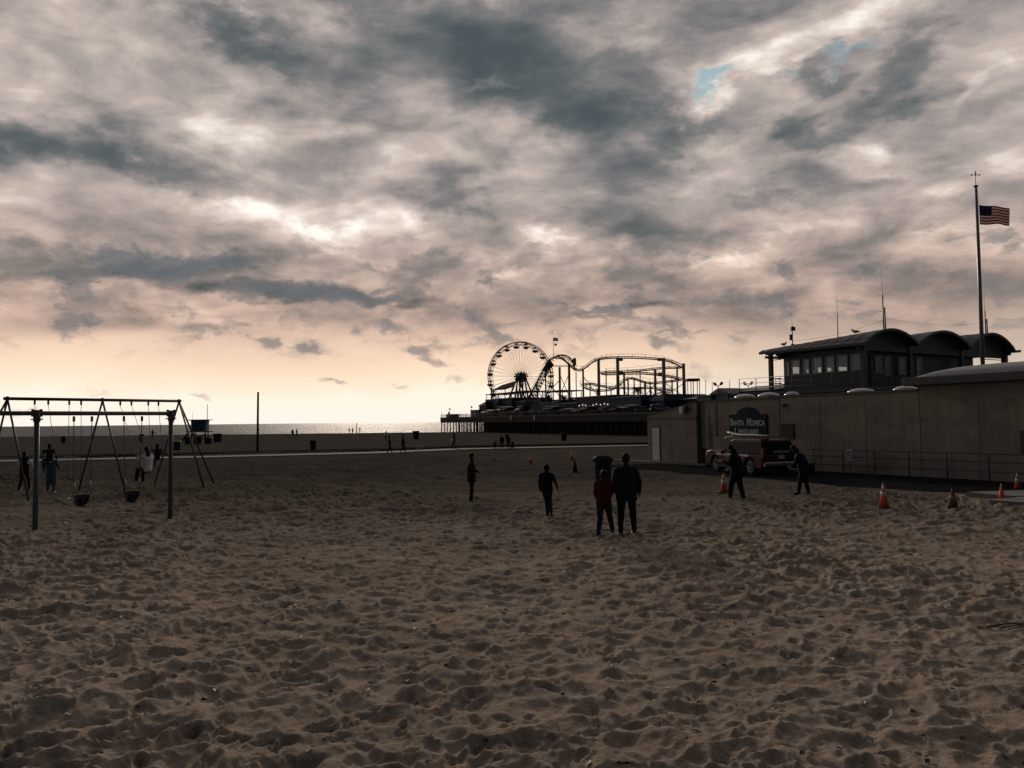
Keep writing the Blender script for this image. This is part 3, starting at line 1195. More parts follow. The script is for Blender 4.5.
def upper_building():
    t = thing("lookout_building", "dark green upper storey with three barrel vaulted roofs behind the tan wall", "building", (UB.x, UB.y, 0), URZ)
    mb = MB()
    mb.box((8.5, 4.0, 1.5), (19.5, 11.0, 5.0)); mb.build('lower_storey', tan_dark, t)
    mb = MB()
    mb.box((8.5, 3.9, 4.10), (20.2, 12.0, .22), bev=.03); mb.build('deck', dkframe, t)
    V0, V1 = -.75, 7.45
    # vault shells
    for a, b in zip(UE[:-1], UE[1:]):
        mb = MB()
        n = 18; vs = []
        ext = []
        for i in range(n + 1):
            s = i / n
            ext.append((a + (b - a) * s, ZS + RISES[UE.index(a)] * math.sin(math.pi * s) ** .8 if 0 < i < n else ZS))
        if a == UE[0]: ext = [(a - .35, ZS - .16)] + ext
        if b == UE[-1]: ext = ext + [(b + .65, ZS + .02), (b + .7, ZS + .05)]
        top = [(u, z + .13) for u, z in ext]; bot = [(u, z - .03) for u, z in ext]
        m = len(ext)
        far_k = {0: .45, 1: .7, 2: 1.0}[UE.index(a)]
        for v in (V0, V1):
            kk = 1.0 if v == V0 else far_k
            vs += [(u, v, ZS + (z - ZS) * (kk if z > ZS + .13 else 1)) for u, z in top] + [(u, v, ZS + (z - ZS) * (kk if z > ZS else 1)) for u, z in bot]
        fs = []
        for i in range(m - 1):
            fs += [(i, i + 1, 2 * m + i + 1, 2 * m + i), (m + i, m + i + 1, 3 * m + i + 1, 3 * m + i),
                   (i, i + 1, m + i + 1, m + i), (2 * m + i, 2 * m + i + 1, 3 * m + i + 1, 3 * m + i)]
        fs += [(0, m, 3 * m, 2 * m), (m - 1, 2 * m - 1, 4 * m - 1, 3 * m - 1)]
        mb.add(vs, fs, 0, False)
        r = mb.build('vaulted_roof', mat("vault_metal", (.055, .066, .07), .6, var=.12, scale=.6), t)
        # seams on the sheet roof
        mb = MB()
        for k in range(1, 10):
            v = V0 + (V1 - V0) * k / 10
            kk = 1 + (far_k - 1) * k / 10
            mb.path([(u, v, ZS + (z - ZS) * (kk if z > ZS + .13 else 1) + .006) for u, z in top], .012, n=4)
        mb.build('seam', roofdark, r)
        # arched end panels, front and back
        for v in (-.02, 6.2):
            mb = MB()
            kk = 1 + (far_k - 1) * (v + .75) / 8.2
            mb.prism([(u, ZS + (z - ZS) * kk - .04) for u, z in ext if a <= u <= b][::-1] + [(a, ZS - .35), (b, ZS - .35)], v, v + .1, axis='Y')
            mb.build('gable_panel', dkgreen, t)
    mb = MB()
    for v in (0.03, 6.15, 7.2):
        mb.box((7.75, v, ZS - .37), (17.3, .16, .16), bev=.01)
    for u in (-.85, 16.38):
        mb.box((u, 3.4, ZS - .12), (.16, 7.6, .22), bev=.01)
    mb.build('eaves_beam', dkframe, t)
    for (u, v, w) in ((-.35, 0, .28), (4.5, 0, .26), (10.6, 0, .26), (16.3, 0, .34), (-.5, 7.1, .26), (16.3, 7.1, .26)):
        mb = MB(); mb.box((u, v, 5.6), (w, w, 2.85), bev=.02); mb.build('post', mat("post_paint", (.075, .085, .085), .6), t)

    def wall(name, axis, fixed, a0, a1, z0, z1, holes, th=.12, m=dkgreen):
        """wall panel with real openings; holes: (a, b, za, zb)"""
        mb = MB()

        def bx(a, b, za, zb):
            if b - a < .01 or zb - za < .01: return
            c = ((a + b) / 2, fixed, (za + zb) / 2); s = (b - a, th, zb - za)
            if axis == 'v': c = (fixed, (a + b) / 2, (za + zb) / 2); s = (th, b - a, zb - za)
            mb.box(c, s)
        cur = a0
        for (a, b, za, zb) in sorted(holes):
            bx(cur, a, z0, z1)
            bx(a, b, z0, za); bx(a, b, zb, z1)
            cur = b
        bx(cur, a1, z0, z1)
        w = mb.build(name, m, t)
        return w

    def window(axis, fixed, a, b, za, zb, frame=True, col=None):
        f = MB(); r = .045
        off = -.08

        def P(q, z): return (q, fixed + off, z) if axis == 'u' else (fixed + off, q, z)
        sx = (lambda l: (l, .07, 2 * r)) if axis == 'u' else (lambda l: (.07, l, 2 * r))
        f.box(P((a + b) / 2, za + r), sx(b - a)); f.box(P((a + b) / 2, zb - r), sx(b - a))
        for q in (a + r, b - r):
            c = P(q, (za + zb) / 2)
            f.box(c, (2 * r, .07, zb - za - 4 * r) if axis == 'u' else (.07, 2 * r, zb - za - 4 * r))
        w = f.build('window', mat("window_frame", (.30, .31, .31), .5), t)
        g = MB()
        c = P((a + b) / 2, (za + zb) / 2)
        g.box(c, (b - a - 4 * r, .012, zb - za - 4 * r) if axis == 'u' else (.012, b - a - 4 * r, zb - za - 4 * r))
        g.build('pane', glass("window_glass", (.55, .60, .62)), w)
    # left (long) side: a band of windows
    vlist = [(.35, .95), (1.0, 1.75), (1.95, 2.75), (2.95, 3.5), (3.7, 4.35), (4.6, 5.15), (5.35, 5.95)]
    vl = [(.22, .95, 5.35, 6.42), (1.15, 1.95, 5.30, 6.42), (2.12, 2.80, 5.32, 6.40), (3.05, 3.85, 5.30, 6.40), (4.05, 4.60, 5.32, 6.35), (4.80, 5.55, 5.32, 6.35), (5.68, 6.05, 5.32, 6.30)]
    wall('side_wall', 'v', -.2, 0.0, 6.2, 4.21, ZS - .25, vl)
    for (a, b, za, zb) in vl: window('v', -.2, a, b, za, zb)
    # front
    fl = [(.35, 1.10, 4.24, 6.35), (1.5, 2.3, 5.25, 6.35), (2.5, 3.2, 5.25, 6.35), (3.9, 4.9, 5.15, 6.35), (6.0, 6.7, 5.1, 6.35)]
    wall('front_wall', 'u', .55, -.14, 13.0, 4.21, ZS - .45, fl)
    for (a, b, za, zb) in fl[1:]: window('u', .55, a, b, za, zb)
    mb = MB(); mb.box((.72, .58, 5.29), (.72, .05, 2.05)); d = mb.build('door', black, t)
    mb = MB(); mb.ball((1.0, .52, 5.2), .04); mb.build('handle', steel, d)
    bl = [(.5, 1.9, 5.30, 5.95), (2.1, 3.0, 5.30, 5.8), (3.3, 4.9, 5.30, 6.0), (5.4, 6.9, 5.3, 6.1), (8.0, 9.5, 5.3, 6.1)]
    wall('back_wall', 'u', 6.2, -.14, 13.0, 4.21, ZS - .3, bl)
    wall('end_wall', 'v', 13.0, .55, 6.2, 4.21, ZS - .2, [(1.2, 5.2, 5.2, 6.3)] if False else [])
    # small lamp by the door (lit)
    mb = MB(); mb.ball((.15, .30, 6.46), .06)
    mb.build('porch_lamp', mat("porch_lamp_glow", (1, .9, .75), emit=(1, .9, .75), estr=6.0), t)
    # dish and hung things on the corner
    mb = MB(); mb.lathe([(.02, 0), (.16, .05), (.26, .14), (.27, .15), (.2, .10), (.02, .03)], (1.3, -.35, 5.15), 12, M=Matrix.Rotation(R(70), 3, 'X')); mb.tube((1.3, -.3, 4.2), (1.3, -.3, 5.15), .03)
    mb.build('dish', roofm, t)
    mb = MB(); mb.box((10.6, -.05, 5.5), (.30, .2, .40), bev=.03); mb.tube((10.6, -.05, 4.2), (10.6, -.05, 5.4), .04); mb.build('spotlight', steel, t)
    # roof vent pipe
    mb = MB(); zz = vault_z(11.0, 1.2); mb.tube((11.0, 1.2, zz), (11.0, 1.2, zz + .75), .09); mb.lathe([(.09, 0), (.17, .02), (.17, .16), (.05, .2)], (11.0, 1.2, zz + .72), 10); mb.build('vent_pipe', dkframe, t)
    # deck railing
    rail = MB()
    ring = [(-1.4, 9.2), (-1.4, -1.5), (14.0, -1.5)]
    for (a, b) in zip(ring[:-1], ring[1:]):
        L_ = math.hypot(b[0] - a[0], b[1] - a[1]); n = int(L_ / 1.5)
        for k in range(n + 1):
            q = (a[0] + (b[0] - a[0]) * k / n, a[1] + (b[1] - a[1]) * k / n)
            p = MB(); p.tube((q[0], q[1], 4.2), (q[0], q[1], 5.22), .028, n=6); p.build('railing_post', steel, t)
        for z in (5.22, 4.88, 4.54):
            rail.tube((a[0], a[1], z), (b[0], b[1], z), .022, n=6)
    rail.build('railing_bar', steel, t)
    # veranda rails at the far left end
    mb = MB()
    for z in (5.15, 4.8): mb.tube((-.4, 6.3, z), (-.4, 7.2, z), .03, n=6); mb.tube((-.4, 7.2, z), (13, 7.2, z), .03, n=6)
    for q in (6.45, 6.8): mb.tube((-.4, q, 4.2), (-.4, q, 5.15), .025, n=6)
    mb.tube((-.4, 6.3, 6.45), (-.4, 7.1, 6.45), .03, n=6)
    mb.tube((13.0, 0, 6.45), (16.3, 0, 6.45), .03, n=6)
    mb.build('veranda_rail', dkframe, t)
    return t


upper_building()


def roof_pt(px, Y):
    """point on the vault surface under a pixel column"""
    p = at(px, 340, Y)
    u, v = uloc(p)
    return Vector((p.x, p.y, vault_z(max(-.9, min(16.4, u)), max(-.7, min(7.4, v))) + .12)), u, v


def antenna(px, py_top, Y, label, kind):
    p, u, v = roof_pt(px, Y)
    top = at(px, py_top, Y).z
    h = top - p.z
    t = thing("antenna_mast", label, "antenna", p, 0, "antennas on the vaulted roof")
    mb = MB()
    mb.box((0, 0, .03), (.22, .22, .1), bev=.02)
    if kind == 0:      # stubby mast with boxes and a whip
        mb.tube((0, 0, 0), (0, 0, h * .5), .035, n=6)
        mb.build('mast', black, t)
        mb = MB(); mb.box((.05, 0, h * .42), (.30, .2, .28), bev=.03); mb.build('equipment_box', dkframe, t)
        mb = MB(); mb.box((-.12, 0, h * .2), (.16, .16, .42), bev=.02); mb.build('equipment_box', dkframe, t)
        mb = MB(); mb.tube((0, 0, h * .5), (0, 0, h), .012, .006, n=5); mb.build('whip', black, t)
    elif kind == 1:
        mb.tube((0, 0, 0), (0, 0, h * .45), .032, .028, n=6); mb.build('mast', black, t)
        mb = MB(); mb.tube((0, 0, h * .45), (0, 0, h), .014, .008, n=5); mb.build('whip', steel, t)
    else:
        mb.tube((0, 0, 0), (0, 0, h * .62), .04, n=6); mb.build('mast', black, t)
        mb = MB(); mb.tube((.13, 0, 0), (.1, 0, h * .45), .05, n=6); mb.tube((0, 0, .4), (.2, 0, .45), .02, n=5); mb.tube((0, 0, h * .4), (-.22, 0, h * .4), .015, n=5)
        mb.build('antenna_element', black, t)
        mb = MB(); mb.tube((0, 0, h * .62), (-.03, 0, h), .014, .006, n=5); mb.build('whip', black, t)


antenna(792.5, 306, 56.5, "short antenna mast with two boxes at the far left end of the vaulted roof", 0)
antenna(838, 284, 54, "plain thin whip antenna on the left vault between the box mast and the thick mast", 1)
antenna(884, 268, 53, "tall thick antenna mast on the crown of the left vault", 2)
antenna(986, 293, 58.5, "antenna mast with crossbar on the right vault behind the flagpole", 2)


def wire(a, b, sag, label):
    mb = MB()
    pts = [Vector(a).lerp(Vector(b), i / 12) - Vector((0, 0, sag * math.sin(math.pi * i / 12))) for i in range(13)]
    mb.path(pts, .008, n=4)
    o = mb.build('overhead_wire', black)
    tag(o, label, 'wire')


wire(at(793, 341, 56.5), at(884, 320, 53), .25, "thin wire strung from the box mast to the thick antenna mast")
wire(at(884, 318, 53), at(986, 323, 58.5), .3, "thin wire strung between the thick mast and the mast by the flagpole")


def gull(p, rz, label):
    t = thing("seagull", label, "seagull", p, rz, "gulls on the vaulted roof", scale=.95)
    mb = MB()
    mb.ball((0, 0, .22), (.10, .21, .095), M=Matrix.Rotation(R(12), 3, 'X'))
    mb.path([(0, .12, .25), (0, .17, .32), (0, .19, .36)], [.06, .045, .045])
    mb.ball((0, .20, .375), (.052, .062, .05))
    mb.path([(0, -.12, .22), (0, -.27, .20), (0, -.36, .19)], [.07, .045, .012], flat=.4)
    for sx in (-1, 1):
        mb.path([(sx * .09, .08, .25), (sx * .105, -.10, .235), (sx * .05, -.33, .215)], [.045, .06, .01], flat=1.2)
    mb.build('body', mat("gull_feathers", (.25, .25, .26), .8, var=.3, scale=9), t)
    mb = MB(); mb.path([(0, .25, .375), (0, .32, .365)], [.018, .005]); mb.build('beak', mat("gull_beak", (.5, .35, .05), .5), t)
    for sx in (-1, 1):
        mb = MB(); mb.tube((sx * .04, .0, .15), (sx * .04, .02, 0), .010, n=5); mb.box((sx * .04, .04, .005), (.05, .07, .01)); mb.build('leg', mat("gull_leg", (.35, .2, .15), .6), t)


for px, Y, rz, lb in ((784, 57.6, -1.2, "dark gull at the far left tip of the vaulted roof"), (855.5, 52.5, 1.3, "gull walking on the left vault between two antennas"),
                      (928, 56, 1.2, "gull on the roof valley between the left and middle vaults"), (995, 59.5, -1.4, "gull on the right vault beside the flagpole")):
    p, u, v = roof_pt(px, Y)
    gull(p, rz, lb)


# =================================================================== FLAGPOLE
def cloth_thin(name, col):
    """thin bunting that lets some light through"""
    if name in MATS: return MATS[name]
    m = mat(name, col, .8, var=.05)
    nt = m.node_tree
    out = nt.nodes['Material Output']; b = nt.nodes['Principled BSDF']
    tr = nt.nodes.new('ShaderNodeBsdfTranslucent'); tr.inputs[0].default_value = tuple(col) + (1,)
    mx = nt.nodes.new('ShaderNodeMixShader'); mx.inputs[0].default_value = .55
    nt.links.new(b.outputs[0], mx.inputs[1]); nt.links.new(tr.outputs[0], mx.inputs[2]); nt.links.new(mx.outputs[0], out.inputs[0])
    return m


def flag_mesh(w, h, name, parent, amp=.05):
    nx, ny = 30, 13
    mb = MB()

    def P(i, j, dz=0):
        x = w * i / nx; z = h * j / ny
        k = x / w
        return (x * .96, amp * math.sin(k * 9 + z * 1.5) * k ** .6 + dz, z - .10 * h * k - .05 * h * math.sin(k * 7 + .6) * k + (.12 * h * k * (j / ny - .5) * -1))
    vs = []
    for s in (0, .006):
        for j in range(ny + 1):
            for i in range(nx + 1): vs.append(P(i, j, s))
    fs = []; n1 = (nx + 1) * (ny + 1)
    mats_i = []
    for s in (0, 1):
        for j in range(ny):
            for i in range(nx):
                a = s * n1 + j * (nx + 1) + i
                q = (a, a + 1, a + nx + 2, a + nx + 1)
                canton = j >= 6 and i < 12
                mi = 2 if canton else (0 if j % 2 == 0 else 1)
                mb.add([vs[k] for k in q], [(0, 1, 2, 3)] if s else [(3, 2, 1, 0)], mi, True)
    for r in range(9):
        for c in range(6 if r % 2 == 0 else 5):
            i = 1.0 + c * 2 + (0 if r % 2 == 0 else 1)
            j = 6.6 + r * .72
            for dz in (-.004, .010):
                pts = []
                for k in range(5):
                    a = math.pi / 2 + k * 2 * math.pi / 5
                    for rr, da in ((.30, 0), (.12, math.pi / 5)):
                        pts.append(P(i + rr * 1.0 * math.cos(a + da) * (13 * w) / (13 * w) * 1.2, j + rr * math.sin(a + da), dz))
                mb.add(pts, [tuple(range(10))], 1)
    o = mb.build(name, [cloth_thin("flag_red", (.30, .028, .032)), cloth_thin("flag_white", (.62, .58, .56)), cloth_thin("flag_blue", (.03, .05, .13))], parent)
    return o


def flagpole():
    Y = 39.5
    b = at(983.5, 385, Y); z0 = 3.66
    topz = at(976, 187, Y).z
    t = thing("flagpole", "tall slim flagpole rising from the roof at the far right", "flagpole", (b.x, b.y, z0))
    h = topz - z0
    mb = MB(); mb.path([(0, 0, 0), (0, 0, h * .5), (0, 0, h)], [.10, .085, .055], n=10); mb.box((0, 0, .05), (.4, .4, .12), bev=.02)
    mb.build('pole', mat("pole_paint", (.16, .17, .17), .4, metal=.4), t)
    mb = MB(); mb.lathe([(.05, 0), (.12, .02), (.12, .06), (.04, .09)], (0, 0, h), 12); mb.build('truck_cap', black, t)
    mb = MB(); mb.tube((0, 0, h), (0, 0, h + .85), .02, .012, n=6); mb.box((0, 0, h + .66), (.05, .05, .16)); mb.tube((-.2, 0, h + .6), (.2, 0, h + .62), .012, n=5)
    for s in (-1, 1): mb.ball((s * .2, 0, h + .61), .04, 8, 5)
    mb.build('wind_gauge', dkframe, t)
    mb = MB(); mb.tube((.10, -.02, .5), (.07, -.02, h - .1), .008, n=4); mb.build('halyard', white, t)
    f = flag_mesh(1.55, .98, 'flag', t, .07)
    zt = at(978, 205, Y).z - z0
    f.location = (.12, 0, zt - .98)


flagpole()


# =================================================================== SWINGS
blue_post = mat("swing_post_paint", (.045, .075, .088), .5, var=.2, scale=3)
galv = mat("swing_frame_steel", (.07, .07, .07), .55, metal=.3)
chain = mat("chain_steel", (.08, .08, .08), .5, metal=.5)


def front_swings():
    A = Vector((at(36, 470, 18.8).x, 18.8)); B = Vector((at(170.5, 465, 21.35).x, 21.35))
    D = (B - A).normalized(); L = (B - A).length
    ga, gb = gz(*A), gz(*B)
    t = thing("swing_frame", "heavy dark blue swing frame with thick posts nearest on the left", "swing set", (A.x, A.y, 0), math.atan2(D.y, D.x))
    for s in (-L, 0, L):
        p = A + D * s
        g = gz(*p)
        mb = MB(); mb.tube((s, 0, g - .4), (s, 0, 2.78), .060, n=14); mb.build('post', blue_post, t)
        mb = MB()
        for dx in (-.09, .09):
            mb.tube((s + dx, 0, 2.62), (s + dx, 0, 2.80), .035, n=8)
            mb.tube((s + dx, -.09, 2.56), (s + dx, .09, 2.56), .018, n=6)
        mb.tube((s, 0, 2.50), (s, 0, 2.76), .078, n=14)
        mb.build('clamp', galv, t)
    mb = MB(); mb.tube((-L - .1, 0, 2.70), (L + .06, 0, 2.70), .052, n=12); mb.build('crossbar', galv, t)

    def spx(px):
        k = ray(px, 413).x / ray(px, 413).y
        return (k * A.y - A.x) / (D.x - k * D.y)
    for (p0, p1, lab, drop) in ((74, 92, "left bucket swing with dark seat on the front blue frame", 0), (124, 142, "right bucket swing with dark seat on the front blue frame", 0)):
        s0, s1 = spx(p0), spx(p1)
        c = A + D * (s0 + s1) / 2
        sw = thing("bucket_swing", lab, "swing", (c.x, c.y, .42), math.atan2(D.y, D.x), "bucket swings on the front frame")
        hw = (s1 - s0) / 2
        for sx in (-1, 1):
            mb = MB(); mb.tube((sx * hw, 0, 2.21), (sx * hw, 0, 2.08), .03, n=6); mb.build('hanger', galv, sw)
            mb = MB()
            pts = [(sx * hw, 0, 2.08), (sx * .19, 0, .62)]
            mb.path([Vector(pts[0]).lerp(Vector(pts[1]), k / 6) for k in range(7)], .011, n=5)
            for dy in (-.11, .11): mb.tube((sx * .19, 0, .62), (sx * .165, dy, .30), .009, n=5)
            mb.build('chain', chain, sw)
        mb = MB()
        # seat: bucket with front and back panels, sides, and leg openings
        U = [(-.17, .30), (-.165, .14), (-.125, .03), (-.05, -.01), (.05, -.01), (.125, .03), (.165, .14), (.17, .30)]
        for y0, y1 in ((.09, .125),):
            mb.prism(U[::-1], y0, y1, axis='Y')
        mb.prism([(-.17, .30), (-.17, .20), (.17, .20), (.17, .30)], -.125, -.09, axis='Y')
        mb.prism([(-.035, .20), (-.035, .0), (.035, .0), (.035, .20)], -.125, -.09, axis='Y')
        mb.prism([(-.17, .30), (-.17, .12), (-.135, .12), (-.135, .30)], -.09, .09, axis='Y')
        mb.prism([(.135, .30), (.135, .12), (.17, .12), (.17, .30)], -.09, .09, axis='Y')
        mb.box((0, 0, .0), (.10, .22, .03)); mb.prism([(-.165, .15), (-.125, .03), (-.105, .045), (-.14, .15)], -.02, .09, axis='Y'); mb.prism([(.14, .15), (.105, .045), (.125, .03), (.165, .15)], -.02, .09, axis='Y')
        mb.v = [(x * .86, y * .75, z * .95 + .02) for x, y, z in mb.v]
        mb.build('seat', rubber, sw)


front_swings()

BM_ = Vector((-15.45, 30.2)); BD = Vector((.61, .79)).normalized(); BP = Vector((BD.y, -BD.x))
ZB = 3.36


def bpx(px):
    k = ray(px, 400).x / ray(px, 400).y
    return (k * BM_.y - BM_.x) / (BD.x - k * BD.y)


def back_swings():
    t = thing("swing_frame", "tall grey pipe swing frame with three pairs of splayed legs behind the blue one", "swing set", (BM_.x, BM_.y, 0), math.atan2(BD.y, BD.x))
    e0, e1 = -3.25, 3.05
    mb = MB(); mb.tube((e0 - .12, 0, ZB), (e1 + .08, 0, ZB), .058, n=10); mb.build('crossbar', galv, t)

    def leg(s, dx, dy):
        p = BM_ + BD * (s + dx) + BP * (-dy)
        # local y is the left of x
        q = Vector((p.x, p.y))
        g = gz(q.x, q.y)
        mb = MB(); mb.tube((s, 0, ZB - .02), (s + dx, dy, g - .15), .036, n=8); mb.build('leg', galv, t)
    for s, ext in ((e0, -1.7), (-.02, 0), (e1, 1.65)):
        leg(s, 0, 1.95); leg(s, 0, -1.95)
        if ext: leg(s, ext, 0)
        mb = MB(); mb.ball((s, 0, ZB), .085, 10, 7); mb.build('joint', galv, t)


back_swings()


def belt_swing(p0, p1, lab, seat, tilt_out=0.0):
    """hangers under two pixel columns of the back beam, seat at a world point offset"""
    s0, s1 = bpx(p0), bpx(p1)
    c = BM_ + BD * (s0 + s1) / 2
    rz = math.atan2(BD.y, BD.x)
    sw = thing("belt_swing", lab, "swing", (c.x, c.y, 0), rz, "belt swings on the tall grey frame")
    hw = (s1 - s0) / 2
    sx_, sy_, sz_ = seat           # local seat centre
    for k in (-1, 1):
        mb = MB(); mb.tube((k * hw, 0, ZB - .04), (k * hw, 0, ZB - .2), .035, n=6); mb.build('hanger', galv, sw)
        mb = MB()
        a = Vector((k * hw, 0, ZB - .2)); b = Vector((sx_ + k * .24, sy_, sz_ + .10))
        mb.path([a.lerp(b, i / 6) for i in range(7)], .010, n=5); mb.build('chain', chain, sw)
    mb = MB()
    pts = []
    n = 8
    for i in range(n + 1):
        u = -1 + 2 * i / n
        pts.append((sx_ + u * .24, sz_ + .10 * abs(u) ** 2.2))
    poly = pts + [(x, z - .02) for x, z in pts[::-1]]
    mb.prism(poly[::-1], sy_ - .075, sy_ + .075, axis='Y')
    mb.build('seat', rubber, sw)
    return sw, rz, c


def blocal(c, rz, l):
    return Vector((c.x + l[0] * math.cos(rz) - l[1] * math.sin(rz), c.y + l[0] * math.sin(rz) + l[1] * math.cos(rz), l[2]))


SW1 = belt_swing(34.8, 48.3, "leftmost belt swing of the tall grey frame carrying a dark child", (.15, -.35, 1.12))
SW2 = belt_swing(69.3, 81.2, "empty belt swing hanging straight down from the tall grey frame", (0, 0, .42))
SW3 = belt_swing(120.3, 131.5, "belt swing pulled sideways under the woman in the white top", (.35, -.95, .60))
SW4 = belt_swing(148.3, 158.5, "rightmost belt swing of the tall grey frame with a dark child", (.05, -.25, .98))


# =================================================================== PIER
PA = Vector((32.0, 185.0)); PE = Vector((-.3804, .9248)); PN = Vector((.9248, .3804))
PRZ = math.atan2(PE.y, PE.x)        # local x runs out to sea, local y is towards the camera side (left)
DZ = 4.2
LY = Vector((-math.sin(PRZ), math.cos(PRZ)))
PS = 1 if LY.dot(PN) > 0 else -1    # sign so that PS*offset goes inland across the deck


def pcol(px, off):
    """(s along the pier, world point) for a pixel column on the line OFF metres behind the pier's near edge"""
    A = PA + PN * off
    r = ray(px, 400); k = r.x / r.y
    s = (k * A.y - A.x) / (PE.x - k * PE.y)
    return s, A + PE * s


def pz(px, py, off):
    s, p = pcol(px, off)
    return at(px, py, p.y).z


ORG = Vector((PA.x, PA.y, 0))
pier_dark = mat("pier_timber", (.035, .032, .03), .9, var=.3, scale=.6)
pier_deck = mat("pier_deck_timber", (.10, .085, .07), .85, var=.2, scale=.5)
SEND = pcol(440, 0)[0]


def pier():
    t = thing("pier", "long timber pier on dense piles running out into the sea", "pier", ORG, PRZ)
    mb = MB()
    mb.box(((SEND - 75) / 2, PS * 40, DZ - .25), (SEND + 75, 80, .5)); mb.build('deck', pier_deck, t)
    mb = MB()
    mb.box(((SEND - 75) / 2, PS * 0.4, DZ - 1.35), (SEND + 75.2, .5, 1.7))
    for off in range(8, 80, 8):
        mb.box(((SEND - 75) / 2, PS * off, DZ - .95), (SEND + 75, .35, .85))
    s = SEND - .4
    while s > -75:
        mb.box((s, PS * 40, DZ - 1.0), (.4, 79, .7)); s -= 6
    mb.build('beam', pier_dark, t)
    piles = []
    s = SEND - .4
    col = 0
    while s > -60:
        for row, off in enumerate((.5, 8, 16, 24, 32, 40, 48, 56, 64, 72)):
            piles.append((s + (random.random() - .5) * .5, off, row))
        s -= 4.0
    front = [p for p in piles if p[2] == 0] + [p for p in piles if p[2] == 1] + [p for p in piles if p[2] == 2]
    front = sorted(front, key=lambda p: p[2])[:100]
    ids = set(front)

    def pile(mb, s, off):
        wp = PA + PE * s + PN * off
        g = float(macro(np.array([wp.x]), np.array([wp.y]))[0]) - 1
        mb.tube((s, PS * off, g), (s + (random.random() - .5) * .1, PS * off, DZ - .5), .24, .21, n=8)
    for p in front:
        mb = MB(); pile(mb, p[0], p[1]); mb.build('pile', pier_dark, t)
    mb = MB()
    for p in piles:
        if p not in ids: pile(mb, p[0], p[1])
    o = mb.build('pile', pier_dark, t); o['kind'] = 'stuff'
    # diagonal bracing on the front row
    s = SEND - .4
    while s > -40:
        mb = MB(); mb.tube((s, PS * .5, DZ - 1.2), (s - 4, PS * .5, DZ - 4.0), .09, n=5)
        mb.build('brace', pier_dark, t)
        s -= 8
    # plank skirt closing the space under the inshore deck
    mb = MB()
    x = -75.
    s9 = pcol(484, 9)[0]
    while x < s9:
        mb.box((x + .9, PS * (9 + .15 * random.random()), .4), (1.86, .12, 6.6)); x += 1.9
    mb.build('plank_skirt', pier_dark, t)
    # railing along the near edge
    mb = MB()
    for z in (1.1, .75, .4): mb.tube((-70, PS * .2, DZ + z), (SEND, PS * .2, DZ + z), .05, n=5)
    for z in (1.1, .75, .4): mb.tube((SEND - .1, PS * .2, DZ + z), (SEND - .1, PS * 60, DZ + z), .05, n=5)
    mb.build('rail', pier_dark, t)
    mb = MB(); x = -70.
    while x < SEND:
        mb.box((x, PS * .2, DZ + .55), (.12, .12, 1.1)); x += 2.4
    mb.build('rail_posts', pier_dark, t)
    return t


pier()


def pblock(name, label, cat, px0, px1, ytop, off, deep, col, parts=None, roof='flat', var=.15):
    """a building on the deck: its near face spans two pixel columns on the line OFF"""
    s0, _ = pcol(px1, off); s1, _ = pcol(px0, off)     # right edge is nearer
    zt = pz((px0 + px1) / 2, ytop, off) - DZ
    L = s1 - s0
    c = PA + PE * ((s0 + s1) / 2) + PN * off
    t = thing(name, label, cat, (c.x, c.y, DZ), PRZ)
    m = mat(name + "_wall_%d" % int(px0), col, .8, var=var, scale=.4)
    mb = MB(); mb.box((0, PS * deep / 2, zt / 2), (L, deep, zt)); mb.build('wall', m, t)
    mb = MB()
    if roof == 'flat':
        mb.box((0, PS * deep / 2, zt + .15), (L + .5, deep + .5, .3), bev=.05)
    elif roof == 'gable':
        hh = min(3.0, L * .22)
        mb.prism([(-L / 2 - .4, zt), (L / 2 + .4, zt), (0, zt + hh)], -.3 * PS, PS * (deep + .3), axis='Y')
    elif roof == 'ridge':
        mb.prism([(-.5 * PS, zt), ((deep + .5) * PS, zt), (deep / 2 * PS, zt + deep * .09)], -L / 2 - .4, L / 2 + .4, axis='X')
    elif roof == 'shed':
        mb.prism([(-L / 2 - .3, zt), (L / 2 + .3, zt), (L / 2 + .3, zt + .2), (-L / 2 - .3, zt + 1.6)], -.3 * PS, PS * (deep + .3), axis='Y')
    mb.build('roof', roofdark, t)
    # door and window openings on the near face
    n = max(1, int(L / 5))
    for k in range(n):
        x = -L / 2 + (k + .5) * L / n
        f = MB(); f.box((x, -PS * .05, 1.35), (min(2.4, L / n * .6), .12, 1.9)); w = f.build('window', black, t)
        f = MB(); f.box((x, -PS * .13, 1.35), (min(2.1, L / n * .5), .05, 1.6)); f.build('pane', mat("dusky_glass", (.03, .035, .04), .5, var=.0), w)
    return t, L, zt


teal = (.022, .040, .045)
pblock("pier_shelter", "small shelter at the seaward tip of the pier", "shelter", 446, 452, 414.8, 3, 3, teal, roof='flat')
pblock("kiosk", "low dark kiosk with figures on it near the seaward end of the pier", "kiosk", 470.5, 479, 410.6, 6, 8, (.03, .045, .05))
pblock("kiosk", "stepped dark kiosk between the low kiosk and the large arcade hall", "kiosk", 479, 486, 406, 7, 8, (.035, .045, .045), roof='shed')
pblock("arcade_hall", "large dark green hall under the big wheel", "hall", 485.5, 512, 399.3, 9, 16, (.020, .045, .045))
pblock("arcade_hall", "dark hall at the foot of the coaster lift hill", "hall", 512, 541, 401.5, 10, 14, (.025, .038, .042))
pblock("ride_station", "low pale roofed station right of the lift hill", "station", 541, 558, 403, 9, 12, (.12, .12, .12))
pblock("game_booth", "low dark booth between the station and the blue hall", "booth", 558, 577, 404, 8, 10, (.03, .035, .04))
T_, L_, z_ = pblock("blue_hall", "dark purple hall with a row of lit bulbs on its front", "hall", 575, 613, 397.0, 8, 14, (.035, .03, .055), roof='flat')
mb = MB()
